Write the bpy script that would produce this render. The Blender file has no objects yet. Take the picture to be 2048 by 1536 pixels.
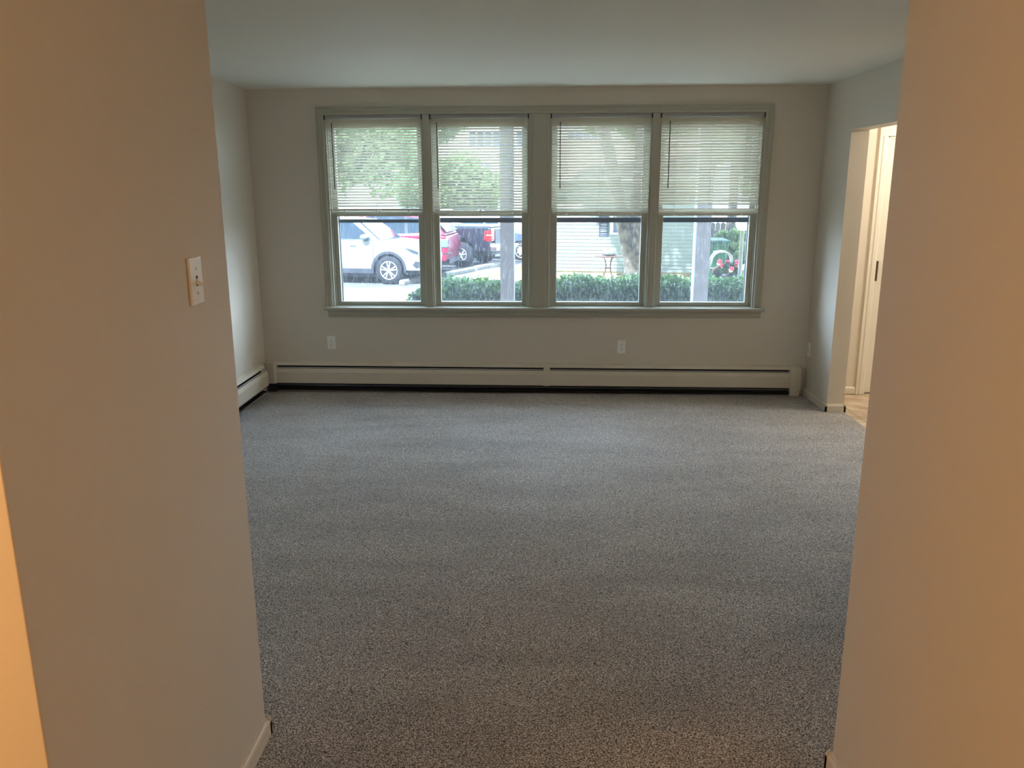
import bpy, bmesh, math, random
import numpy as np
from mathutils import Vector, Matrix, Euler

scene = bpy.context.scene
C = scene.collection
PI = math.pi
rad = math.radians

# ------------------------------------------------------------------ camera
CAM_F, CAM_YAW, CAM_PITCH, CAM_ROLL, CAM_H = 1625.05, 0.0271, 0.2349, -0.0030, 1.6661
cy, sy = math.cos(CAM_YAW), math.sin(CAM_YAW)
cp, sp = math.cos(CAM_PITCH), math.sin(CAM_PITCH)
cr, sr = math.cos(CAM_ROLL), math.sin(CAM_ROLL)
R = Vector((cy, sy, 0)); F = Vector((-sy, cy, 0)); U = Vector((0, 0, 1))
F2 = cp * F - sp * U; U2 = sp * F + cp * U
R3 = cr * R + sr * U2; U3 = -sr * R + cr * U2
cd = bpy.data.cameras.new('camera'); cam = bpy.data.objects.new('camera', cd); C.objects.link(cam)
cd.sensor_fit = 'HORIZONTAL'; cd.sensor_width = 36.0; cd.lens = 36.0 * CAM_F / 2048.0
cd.clip_start = 0.05; cd.clip_end = 500
cam.matrix_world = Matrix(((R3.x, U3.x, -F2.x, 0), (R3.y, U3.y, -F2.y, 0), (R3.z, U3.z, -F2.z, CAM_H), (0, 0, 0, 1)))
scene.camera = cam

# ------------------------------------------------------------------ world, sun, exposure
world = bpy.data.worlds.new('world'); scene.world = world; world.use_nodes = True
wn = world.node_tree.nodes; wlk = world.node_tree.links
for n in list(wn): wn.remove(n)
wo = wn.new('ShaderNodeOutputWorld'); bg = wn.new('ShaderNodeBackground'); wlk.new(bg.outputs[0], wo.inputs[0])
tcw = wn.new('ShaderNodeTexCoord'); sepw = wn.new('ShaderNodeSeparateXYZ'); rmp = wn.new('ShaderNodeValToRGB')
wlk.new(tcw.outputs['Generated'], sepw.inputs[0]); wlk.new(sepw.outputs['Z'], rmp.inputs[0]); wlk.new(rmp.outputs[0], bg.inputs[0])
rmp.color_ramp.elements[0].position = 0.0; rmp.color_ramp.elements[0].color = (0.93, 0.96, 1.0, 1)
rmp.color_ramp.elements[1].position = 0.7; rmp.color_ramp.elements[1].color = (0.62, 0.79, 1.0, 1)
bg.inputs[1].default_value = 1.9
sl = bpy.data.lights.new('sun', 'SUN'); sun = bpy.data.objects.new('sun', sl); C.objects.link(sun)
sl.energy = 19.0; sl.angle = rad(0.8); sl.color = (1.0, 0.965, 0.90)
sun.rotation_euler = Vector((-0.42, -0.72, 1.1)).to_track_quat('Z', 'Y').to_euler()
# added fill suns: broad, cool, soft light through the windows to brighten the room
def add_sky_fill(name, d, e, ang, col=(0.84, 0.93, 1.0)):
    l = bpy.data.lights.new(name, 'SUN'); o = bpy.data.objects.new(name, l); C.objects.link(o)
    l.energy = e; l.angle = rad(ang); l.color = col
    o.rotation_euler = Vector(d).to_track_quat('Z', 'Y').to_euler()
add_sky_fill('sky_fill', (0.0, 1.0, 0.36), 17.5, 110)
add_sky_fill('sky_fill_west', (-1.0, 0.9, 0.30), 13.5, 50, (0.80, 0.91, 1.0))
add_sky_fill('sky_fill_east', (1.0, 0.8, 0.30), 18.0, 60, (0.88, 0.95, 1.0))
vs = scene.view_settings
vs.view_transform = 'Standard'; vs.look = 'None'; vs.exposure = -0.10; vs.gamma = 1.0; vs.use_curve_mapping = False
scene.cycles.use_denoising = True
scene.cycles.max_bounces = 14; scene.cycles.diffuse_bounces = 8; scene.cycles.transparent_max_bounces = 24
scene.cycles.transmission_bounces = 8; scene.cycles.sample_clamp_indirect = 8.0
scene.cycles.caustics_reflective = False; scene.cycles.caustics_refractive = False

# interior lamp lights (the fixtures themselves stand further down)
HALL_LAMP = (-1.75, 0.42, 1.30); HALL_W = 52.0
ROOM_LAMP = (0.05, 0.1, 2.33); ROOM_W = 5.0
KITCHEN_LAMP = (3.55, 5.85, 2.28); KITCHEN_W = 74.0
def bulb(name, loc, watts, col, size):
    l = bpy.data.lights.new(name, 'POINT'); o = bpy.data.objects.new(name, l); C.objects.link(o)
    l.energy = watts; l.color = col; l.shadow_soft_size = size; o.location = loc
    return o
bulb('hall_bulb', HALL_LAMP, HALL_W, (1.0, 0.51, 0.18), 0.07)
bulb('entry_bulb', ROOM_LAMP, ROOM_W, (1.0, 0.86, 0.70), 0.1)
bulb('kitchen_bulb', KITCHEN_LAMP, KITCHEN_W, (1.0, 0.88, 0.72), 0.12)

# ------------------------------------------------------------------ room numbers
D, K = 6.6596, math.atan(-0.0138)
XL, XR, H = -2.2611, 2.2501, 2.44
HLX, HLY0, HLY1 = -0.8354, 1.1909, 2.2095      # hall wall on the left
HRX, HRY1 = 0.8778, 2.0865                     # hall wall on the right
OY, OZ, WT = 6.0871, 2.0716, 0.128             # opening in the right wall
G = -0.65                                      # ground outside
rng = random.Random(7)

# ------------------------------------------------------------------ materials
def mat(name, col, rough=0.6, metal=0.0, bump=0.0, bscale=200.0, var=0.0, vscale=3.0, spec=0.5, col2=None, transl=0.0, detail=4.0, coat=0.0):
    m = bpy.data.materials.new(name); m.use_nodes = True
    nt = m.node_tree; nd = nt.nodes; lk = nt.links
    b = nd['Principled BSDF']
    b.inputs['Base Color'].default_value = (*col, 1); b.inputs['Roughness'].default_value = rough
    b.inputs['Metallic'].default_value = metal; b.inputs['Specular IOR Level'].default_value = spec
    b.inputs['Coat Weight'].default_value = coat
    tc = nd.new('ShaderNodeTexCoord')
    if var > 0 or col2:
        n = nd.new('ShaderNodeTexNoise'); n.inputs['Scale'].default_value = vscale; n.inputs['Detail'].default_value = detail
        lk.new(tc.outputs['Object'], n.inputs['Vector'])
        r = nd.new('ShaderNodeValToRGB'); lk.new(n.outputs['Fac'], r.inputs[0]); lk.new(r.outputs[0], b.inputs['Base Color'])
        r.color_ramp.elements[0].position = 0.32; r.color_ramp.elements[1].position = 0.68
        c2 = col2 if col2 else tuple(min(1, c * (1 + var)) for c in col)
        c1 = col if col2 else tuple(c * (1 - var) for c in col)
        r.color_ramp.elements[0].color = (*c1, 1); r.color_ramp.elements[1].color = (*c2, 1)
    if bump > 0:
        n2 = nd.new('ShaderNodeTexNoise'); n2.inputs['Scale'].default_value = bscale; n2.inputs['Detail'].default_value = 3
        lk.new(tc.outputs['Object'], n2.inputs['Vector'])
        bp = nd.new('ShaderNodeBump'); bp.inputs['Strength'].default_value = bump; bp.inputs['Distance'].default_value = 0.002
        lk.new(n2.outputs['Fac'], bp.inputs['Height']); lk.new(bp.outputs[0], b.inputs['Normal'])
    if transl > 0:
        t = nd.new('ShaderNodeBsdfTranslucent'); t.inputs[0].default_value = (*(col2 or col), 1)
        mx = nd.new('ShaderNodeMixShader'); mx.inputs[0].default_value = transl
        out = nd['Material Output']
        lk.new(b.outputs[0], mx.inputs[1]); lk.new(t.outputs[0], mx.inputs[2]); lk.new(mx.outputs[0], out.inputs[0])
    return m

M = {}
M['wall'] = mat('wall_paint', (0.68, 0.635, 0.56), 0.55, bump=0.25, bscale=160, spec=0.25)
M['ceiling'] = mat('ceiling_paint', (0.78, 0.78, 0.73), 0.7, bump=0.25, bscale=220, spec=0.2)
M['trim'] = mat('trim_paint', (0.45, 0.45, 0.385), 0.35, bump=0.03, bscale=40)
M['base'] = mat('baseboard_paint', (0.70, 0.65, 0.56), 0.4)
M['heater'] = mat('heater_enamel', (0.66, 0.61, 0.52), 0.38, var=0.03, vscale=5)
M['heater_shade'] = mat('heater_shade', (0.012, 0.012, 0.014), 0.6)  # black standing in for the shade inside the heaters
M['alu'] = mat('aluminium', (0.45, 0.46, 0.48), 0.35, metal=0.8)
M['storm'] = mat('storm_frame_metal', (0.13, 0.15, 0.19), 0.4, metal=0.3)
M['damper'] = mat('damper_metal', (0.62, 0.63, 0.64), 0.4)
M['plastic'] = mat('white_plastic', (0.88, 0.88, 0.86), 0.3)
M['slot'] = mat('dark_slot', (0.03, 0.03, 0.03), 0.6)
M['screw'] = mat('screw_metal', (0.62, 0.58, 0.5), 0.3, metal=0.6)
M['headrail'] = mat('headrail_metal', (0.36, 0.36, 0.37), 0.4)
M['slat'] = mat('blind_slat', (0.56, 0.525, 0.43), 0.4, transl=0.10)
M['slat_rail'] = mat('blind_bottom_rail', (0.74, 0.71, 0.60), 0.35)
M['cord'] = mat('blind_cord', (0.62, 0.62, 0.58), 0.7)
M['wand'] = mat('blind_wand', (0.10, 0.10, 0.09), 0.25)
M['door'] = mat('door_paint', (0.76, 0.73, 0.66), 0.35)
M['brass'] = mat('dark_hinge', (0.12, 0.09, 0.06), 0.4, metal=0.6)
M['shade'] = mat('lamp_glass', (0.9, 0.85, 0.75), 0.4)

def carpet_mat():
    m = bpy.data.materials.new('carpet'); m.use_nodes = True
    nt = m.node_tree; nd = nt.nodes; lk = nt.links; b = nd['Principled BSDF']
    b.inputs['Roughness'].default_value = 0.95; b.inputs['Specular IOR Level'].default_value = 0.1
    b.inputs['Sheen Weight'].default_value = 0.35; b.inputs['Sheen Roughness'].default_value = 0.5
    b.inputs['Sheen Tint'].default_value = (0.8, 0.86, 1.0, 1)
    tc = nd.new('ShaderNodeTexCoord')
    # tufts
    wrp = nd.new('ShaderNodeTexNoise'); wrp.inputs['Scale'].default_value = 60; lk.new(tc.outputs['Object'], wrp.inputs['Vector'])
    vm = nd.new('ShaderNodeVectorMath'); vm.operation = 'MULTIPLY_ADD'; vm.inputs[1].default_value = (0.012,) * 3
    lk.new(wrp.outputs['Color'], vm.inputs[0]); lk.new(tc.outputs['Object'], vm.inputs[2])
    n1 = nd.new('ShaderNodeTexNoise'); n1.inputs['Scale'].default_value = 200; n1.inputs['Detail'].default_value = 3.0; n1.inputs['Roughness'].default_value = 0.65
    lk.new(vm.outputs[0], n1.inputs['Vector'])
    r1 = nd.new('ShaderNodeValToRGB'); lk.new(n1.outputs['Fac'], r1.inputs[0])
    e = r1.color_ramp.elements
    e[0].position = 0.39; e[0].color = (0.040, 0.034, 0.030, 1)
    e[1].position = 0.61; e[1].color = (0.84, 0.80, 0.755, 1)
    x = e.new(0.5); x.color = (0.325, 0.302, 0.278, 1)
    # nap lying one way or the other (footprints, vacuum tracks)
    mp = nd.new('ShaderNodeMapping'); mp.inputs['Scale'].default_value = (0.55, 1.7, 1); lk.new(tc.outputs['Object'], mp.inputs[0])
    n2 = nd.new('ShaderNodeTexNoise'); n2.inputs['Scale'].default_value = 2.2; n2.inputs['Detail'].default_value = 5; n2.inputs['Roughness'].default_value = 0.55
    n2.inputs['Distortion'].default_value = 0.6
    lk.new(mp.outputs[0], n2.inputs['Vector'])
    r2 = nd.new('ShaderNodeMapRange'); r2.inputs['From Min'].default_value = 0.35; r2.inputs['From Max'].default_value = 0.65
    r2.inputs['To Min'].default_value = 0.87; r2.inputs['To Max'].default_value = 1.10
    lk.new(n2.outputs['Fac'], r2.inputs[0])
    mul = nd.new('ShaderNodeMixRGB'); mul.blend_type = 'MULTIPLY'; mul.inputs[0].default_value = 1
    lk.new(r1.outputs[0], mul.inputs[1]); lk.new(r2.outputs[0], mul.inputs[2]); lk.new(mul.outputs[0], b.inputs['Base Color'])
    bp = nd.new('ShaderNodeBump'); bp.inputs['Strength'].default_value = 0.75; bp.inputs['Distance'].default_value = 0.006
    lk.new(n1.outputs['Fac'], bp.inputs['Height']); lk.new(bp.outputs[0], b.inputs['Normal'])
    return m
M['carpet'] = carpet_mat()

def tile_mat():
    m = bpy.data.materials.new('kitchen_tile'); m.use_nodes = True
    nt = m.node_tree; nd = nt.nodes; lk = nt.links; b = nd['Principled BSDF']; b.inputs['Roughness'].default_value = 0.22
    tc = nd.new('ShaderNodeTexCoord')
    n = nd.new('ShaderNodeTexNoise'); n.inputs['Scale'].default_value = 7; n.inputs['Detail'].default_value = 6; lk.new(tc.outputs['Object'], n.inputs['Vector'])
    r = nd.new('ShaderNodeValToRGB'); r.color_ramp.elements[0].position = 0.35; r.color_ramp.elements[1].position = 0.65
    r.color_ramp.elements[0].color = (0.40, 0.29, 0.20, 1); r.color_ramp.elements[1].color = (0.66, 0.57, 0.46, 1); lk.new(n.outputs['Fac'], r.inputs[0])
    br = nd.new('ShaderNodeTexBrick'); br.offset = 0.0; br.inputs['Scale'].default_value = 1.0; br.inputs['Brick Width'].default_value = 0.305
    br.inputs['Row Height'].default_value = 0.305; br.inputs['Mortar Size'].default_value = 0.004; br.inputs['Mortar'].default_value = (0.25, 0.20, 0.15, 1)
    lk.new(tc.outputs['Object'], br.inputs['Vector']); lk.new(r.outputs[0], br.inputs['Color1']); lk.new(r.outputs[0], br.inputs['Color2'])
    lk.new(br.outputs['Color'], b.inputs['Base Color'])
    return m
M['tile'] = tile_mat()

def pane_mat(name, base, streak, tint=(0.93, 0.97, 1.0)):
    """old window glass: clear, with a dusty film and dried run marks"""
    m = bpy.data.materials.new(name); m.use_nodes = True
    nt = m.node_tree; nd = nt.nodes; lk = nt.links
    for n in list(nd): nd.remove(n)
    out = nd.new('ShaderNodeOutputMaterial'); tr = nd.new('ShaderNodeBsdfTransparent'); tr.inputs[0].default_value = (*tint, 1)
    tl = nd.new('ShaderNodeBsdfTranslucent'); tl.inputs[0].default_value = (0.80, 0.88, 1.0, 1)
    tc = nd.new('ShaderNodeTexCoord'); mp = nd.new('ShaderNodeMapping'); mp.inputs['Scale'].default_value = (60, 1, 9); lk.new(tc.outputs['Object'], mp.inputs[0])
    n = nd.new('ShaderNodeTexNoise'); n.inputs['Scale'].default_value = 2; n.inputs['Detail'].default_value = 5; lk.new(mp.outputs[0], n.inputs['Vector'])
    mr = nd.new('ShaderNodeMapRange'); mr.inputs['From Min'].default_value = 0.5; mr.inputs['From Max'].default_value = 0.8
    mr.inputs['To Min'].default_value = base; mr.inputs['To Max'].default_value = streak; lk.new(n.outputs['Fac'], mr.inputs[0])
    mx = nd.new('ShaderNodeMixShader'); lk.new(mr.outputs[0], mx.inputs[0]); lk.new(tr.outputs[0], mx.inputs[1]); lk.new(tl.outputs[0], mx.inputs[2])
    gl = nd.new('ShaderNodeBsdfGlossy'); gl.inputs['Roughness'].default_value = 0.02
    lw = nd.new('ShaderNodeLayerWeight'); pw = nd.new('ShaderNodeMath'); pw.operation = 'POWER'; pw.inputs[1].default_value = 4.0
    fr = nd.new('ShaderNodeMath'); fr.operation = 'MULTIPLY_ADD'; fr.inputs[1].default_value = 0.5; fr.inputs[2].default_value = 0.02
    lk.new(lw.outputs['Facing'], pw.inputs[0]); lk.new(pw.outputs[0], fr.inputs[0])
    m2 = nd.new('ShaderNodeMixShader'); lk.new(fr.outputs[0], m2.inputs[0]); lk.new(mx.outputs[0], m2.inputs[1]); lk.new(gl.outputs[0], m2.inputs[2])
    lk.new(m2.outputs[0], out.inputs[0])
    return m
M['pane'] = pane_mat('window_glass', 0.002, 0.008)
M['storm_pane'] = pane_mat('dusty_storm_glass', 0.010, 0.045)

# ------------------------------------------------------------------ mesh helpers
class MB:
    def __init__(s): s.v = []; s.f = []
    def add(s, vs_, fs_):
        o = len(s.v); s.v += [tuple(v) for v in vs_]; s.f += [tuple(i + o for i in f) for f in fs_]; return s
    def box(s, x0, x1, y0, y1, z0, z1, mtx=None):
        if x0 > x1: x0, x1 = x1, x0
        if y0 > y1: y0, y1 = y1, y0
        if z0 > z1: z0, z1 = z1, z0
        v = [(x0, y0, z0), (x1, y0, z0), (x1, y1, z0), (x0, y1, z0), (x0, y0, z1), (x1, y0, z1), (x1, y1, z1), (x0, y1, z1)]
        if mtx is not None: v = [tuple(mtx @ Vector(p)) for p in v]
        return s.add(v, [(0, 3, 2, 1), (4, 5, 6, 7), (0, 1, 5, 4), (1, 2, 6, 5), (2, 3, 7, 6), (3, 0, 4, 7)])
    def prism(s, poly, a0, a1, axis='x'):
        """poly of (p,q); swept along axis. x: (y,z), y: (x,z), z: (x,y)"""
        n = len(poly)
        def P(p, a): return {'x': (a, p[0], p[1]), 'y': (p[0], a, p[1]), 'z': (p[0], p[1], a)}[axis]
        v = [P(p, a0) for p in poly] + [P(p, a1) for p in poly]
        f = [tuple(range(n - 1, -1, -1)), tuple(range(n, 2 * n))] + [(i, (i + 1) % n, n + (i + 1) % n, n + i) for i in range(n)]
        return s.add(v, f)
    def tube(s, pts, r, n=8, cap=True):
        pts = [Vector(p) for p in pts]; rr = r if isinstance(r, (list, tuple)) else [r] * len(pts)
        vs_ = []; prev = None
        for i, p in enumerate(pts):
            t = (pts[min(i + 1, len(pts) - 1)] - pts[max(i - 1, 0)]).normalized()
            up = Vector((0, 0, 1)) if abs(t.z) < 0.9 else Vector((1, 0, 0))
            if prev is not None: up = prev
            a = t.cross(up).normalized(); b = a.cross(t).normalized(); prev = b
            for k in range(n):
                th = 2 * PI * k / n; vs_.append(p + rr[i] * (math.cos(th) * a + math.sin(th) * b))
        fs_ = []
        for i in range(len(pts) - 1):
            for k in range(n): fs_.append((i * n + k, i * n + (k + 1) % n, (i + 1) * n + (k + 1) % n, (i + 1) * n + k))
        if cap: fs_ += [tuple(range(n - 1, -1, -1)), tuple(range((len(pts) - 1) * n, len(pts) * n))]
        return s.add(vs_, fs_)
    def lathe(s, prof, n=24, c=(0, 0, 0), axis='z'):
        vs_ = []
        for (r_, h_) in prof:
            for k in range(n):
                th = 2 * PI * k / n; a, b = r_ * math.cos(th), r_ * math.sin(th)
                p = (a, b, h_) if axis == 'z' else (a, h_, b)
                vs_.append((p[0] + c[0], p[1] + c[1], p[2] + c[2]))
        m = len(prof)
        fs_ = [(i * n + k, i * n + (k + 1) % n, (i + 1) * n + (k + 1) % n, (i + 1) * n + k) for i in range(m - 1) for k in range(n)]
        fs_ += [tuple(range(n - 1, -1, -1)), tuple(range((m - 1) * n, m * n))]
        return s.add(vs_, fs_)
    def obj(s, name, m, parent=None, bevel=0.0, smooth=False, seg=2, autos=None):
        me = bpy.data.meshes.new(name); me.from_pydata(s.v, [], s.f); me.update()
        bm = bmesh.new(); bm.from_mesh(me); bmesh.ops.recalc_face_normals(bm, faces=bm.faces); bm.to_mesh(me); bm.free()
        o = bpy.data.objects.new(name, me); C.objects.link(o)
        me.materials.append(M[m] if isinstance(m, str) else m)
        if smooth:
            for p in me.polygons: p.use_smooth = True
        if bevel > 0:
            b = o.modifiers.new('bevel', 'BEVEL'); b.width = bevel; b.segments = seg; b.limit_method = 'ANGLE'; b.angle_limit = rad(35)
            b.harden_normals = False
            for p in me.polygons: p.use_smooth = True
            w = o.modifiers.new('wn', 'WEIGHTED_NORMAL')
        if parent: o.parent = parent
        return o

def tag(o, label, cat, group=None, kind=None):
    o['label'] = label; o['category'] = cat
    if group: o['group'] = group
    if kind: o['kind'] = kind
    return o
def struct(o, label=None):
    o['kind'] = 'structure'
    if label: o['label'] = label
    return o
def root(name, loc=(0, 0, 0), rz=0.0):
    o = bpy.data.objects.new(name, None); C.objects.link(o); o.location = loc; o.rotation_euler = (0, 0, rz); o.empty_display_size = 0.1
    return o
def on_back(o):
    """place an object made in the window wall's own frame: x along, y outward, z up"""
    o.location = (0, D, 0); o.rotation_euler = (0, 0, K); return o

# ------------------------------------------------------------------ room shell
m = MB(); x0, x1 = -1.668, 1.788; z0, z1 = 0.712, 2.243
m.box(-2.6, x0, 0, 0.2, -0.3, 2.75).box(x1, XR + WT + 0.02, 0, 0.2, -0.3, 2.75).box(x0, x1, 0, 0.2, -0.3, z0).box(x0, x1, 0, 0.2, z1, 2.75)
struct(on_back(m.obj('wall_back', 'wall')), 'cream painted wall holding the row of four windows')
struct(MB().box(XL - 0.2, XL, HLY0, D - 0.01, -0.3, 2.6).obj('wall_left', 'wall'), 'cream living room wall left of the windows')
m = MB().box(XR, XR + WT, OY, D - 0.035, -0.3, 2.6).box(XR, XR + WT, 4.35, OY, OZ, 2.6).box(XR, XR + WT, HRY1, 4.35, -0.3, 2.6)
struct(m.obj('wall_right', 'wall'), 'cream wall right of the windows with a wide opening')
struct(MB().box(-2.46, HLX, HLY0, HLY1, -0.1, 2.6).obj('wall_hall_left', 'wall', bevel=0.004), 'tan lit wall block at the left with the light switch')
struct(MB().box(HRX, 2.24, -2.2, HRY1, -0.1, 2.6).obj('wall_hall_right', 'wall', bevel=0.004), 'tan lit wall filling the right edge')
struct(MB().box(-2.6, 2.4, -2.4, -2.2, -0.1, 2.6).obj('wall_behind', 'wall'))
struct(MB().box(-2.66, -2.46, -2.4, 1.3, -0.1, 2.6).obj('wall_entry', 'wall'))
struct(MB().box(XL - 0.25, XR + 0.128, -2.3, D + 0.02, -0.12, 0.0).obj('floor', 'carpet'), 'grey brown cut pile carpet')
struct(MB().box(-2.7, 4.8, -2.4, 7.1, H, H + 0.22).obj('ceiling', 'ceiling'), 'white painted ceiling')
# kitchen beyond the opening
struct(MB().box(XR + 0.128, 4.6, 3.0, 6.66, -0.12, -0.002).obj('floor_kitchen', 'tile'), 'beige and brown tile floor past the opening')
m = MB().box(XR + WT + 0.0, 2.735, 6.645, 6.83, -0.1, 2.6).box(2.735, 3.65, 6.645, 6.83, 2.07, 2.6).box(3.65, 4.8, 6.645, 6.83, -0.1, 2.6)
struct(m.obj('wall_kitchen', 'wall'), 'warmly lit wall past the opening')
struct(MB().box(4.5, 4.7, 2.9, 6.7, -0.1, 2.6).box(XR + WT, 4.7, 2.8, 3.0, -0.1, 2.6).obj('wall_kitchen_side', 'wall'))
# kitchen door
def casing_poly(x, w, s):  # door casing profile in (x, y), y toward the room
    return [(x, 0), (x, -0.008), (x + s * 0.008, -0.014), (x + s * w * 0.55, -0.017), (x + s * w * 0.62, -0.012), (x + s * w * 0.8, -0.012), (x + s * w * 0.88, -0.018), (x + s * w, -0.018), (x + s * w, 0)]
dr = struct(root('door_1', (0, 6.645, 0)), 'white door with casing past the opening')
m = MB().prism(casing_poly(2.745, 0.068, -1), 0.0, 2.06, 'z').prism(casing_poly(3.64, 0.068, 1), 0.0, 2.06, 'z').box(2.677, 3.708, -0.018, 0, 2.06, 2.128)
m.obj('door_casing', 'door', dr)
MB().box(2.737, 2.757, 0.0, 0.12, 0.0, 2.06).box(3.63, 3.65, 0, 0.12, 0, 2.06).box(2.737, 3.65, 0, 0.12, 2.05, 2.07).obj('door_jamb', 'door', dr)
m = MB().box(2.759, 3.628, 0.03, 0.065, 0.006, 2.045)
for a, b in ((2.86, 3.15), (3.24, 3.53)):
    for c, e in ((0.2, 0.78), (0.92, 1.5), (1.62, 1.93)):
        m.box(a, b, 0.022, 0.031, c, e)
m.obj('door_leaf', 'door', dr, bevel=0.004)
MB().box(2.747, 2.765, -0.004, 0.028, 0.94, 1.10).obj('hinge', 'brass', dr)
MB().lathe([(0.012, 0), (0.012, -0.04), (0.026, -0.045), (0.03, -0.06), (0.02, -0.075)], 16, (3.55, 0.03, 1.0), 'y').obj('door_knob', 'brass', dr, smooth=True)

# ------------------------------------------------------------------ baseboards
def bb_prof(s=1):  # (out, z)
    return [(0, 0), (0.014, 0), (0.014, 0.044), (0.011, 0.052), (0.007, 0.056), (0.006, 0.062), (0, 0.062)]
def base_y(name, xf, sgn, y0, y1):
    return struct(MB().prism([(xf + sgn * a, z) for a, z in bb_prof()], y0, y1, 'y').obj(name, 'base'))
m = MB().prism([(XR - a, z) for a, z in bb_prof()], OY - 0.014, D - 0.035, 'y').prism([(OY - a, z) for a, z in bb_prof()], XR - 0.014, XR + WT + 0.014, 'x')
m.prism([(XR + WT + a, z) for a, z in bb_prof()], OY - 0.014, 6.64, 'y')
struct(m.obj('baseboard_right', 'base'))
m = MB().prism([(HLX + a, z) for a, z in bb_prof()], HLY0 - 0.0, HLY1 + 0.014, 'y').prism([(HLY1 + a, z) for a, z in bb_prof()], XL, HLX + 0.014, 'x').prism([(HLY0 - a, z) for a, z in bb_prof()], -2.46, HLX + 0.014, 'x')
struct(m.obj('baseboard_hall_left', 'base'))
m = MB().prism([(HRX - a, z) for a, z in bb_prof()], -2.2, HRY1 + 0.014, 'y').prism([(HRY1 + a, z) for a, z in bb_prof()], HRX - 0.014, XR, 'x')
struct(m.obj('baseboard_hall_right', 'base'))
base_y('baseboard_right_near', XR, -1, HRY1 + 0.014, 4.35)
struct(MB().prism([(6.645 - a, z + 0.004) for a, z in bb_prof()], XR + WT + 0.014, 2.677, 'x').obj('baseboard_kitchen', 'base'))

# ------------------------------------------------------------------ window trim
def cas(w):  # casing profile across its width, 0 = inner edge
    return [(0, 0), (0, -0.012), (0.006, -0.016), (w * 0.35, -0.017), (w * 0.42, -0.013), (w * 0.72, -0.015), (w * 0.8, -0.022), (w, -0.022), (w, 0)]
WX0, WX1, WZ0, WZ1 = -1.664, 1.786, 0.724, 2.241
m = MB()
m.prism([(WX0 - a, b) for a, b in cas(0.058)], WZ0, WZ1 + 0.06, 'z')
m.prism([(WX1 + a, b) for a, b in cas(0.062)], WZ0, WZ1 + 0.06, 'z')
m.prism([(b, WZ1 + a) for a, b in cas(0.062)], WX0 - 0.058, WX1 + 0.062, 'x')
struct(on_back(m.obj('trim_1', 'trim')), 'painted casing around the row of windows')
m = MB().prism([(-0.060, 0.700), (-0.066, 0.706), (-0.066, 0.718), (-0.060, 0.7245), (0.05, 0.7245), (0.05, 0.700)], -1.728, 1.868, 'x')
struct(on_back(m.obj('trim_2', 'trim')), 'painted window stool below the row of windows')
m = MB().prism([(0, 0.700), (-0.030, 0.700), (-0.030, 0.690), (-0.019, 0.680), (-0.019, 0.655), (-0.012, 0.650), (-0.012, 0.636), (0, 0.636)], -1.708, 1.848, 'x')
struct(on_back(m.obj('trim_3', 'trim')), 'painted apron under the window stool')
UN = [(-1.664, -0.882), (-0.827, -0.041), (0.126, 0.922), (0.979, 1.786)]
for i, (a, b) in enumerate(((-0.882, -0.827), (-0.041, 0.126), (0.922, 0.979))):
    m = MB().box(a, b, -0.012, 0.2, WZ0, WZ1)
    if i == 1: m.box(a + 0.03, b - 0.03, -0.019, -0.011, WZ0, WZ1)
    struct(on_back(m.obj('trim_%d' % (i + 4), 'trim', bevel=0.003)), ['narrow mullion between the two left windows', 'wide post between the two pairs of windows', 'narrow mullion between the two right windows'][i])
struct(on_back(MB().box(-1.668, 1.79, 0.05, 0.235, 0.66, 0.712).obj('trim_7', 'trim')), 'outer sill board')

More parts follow.
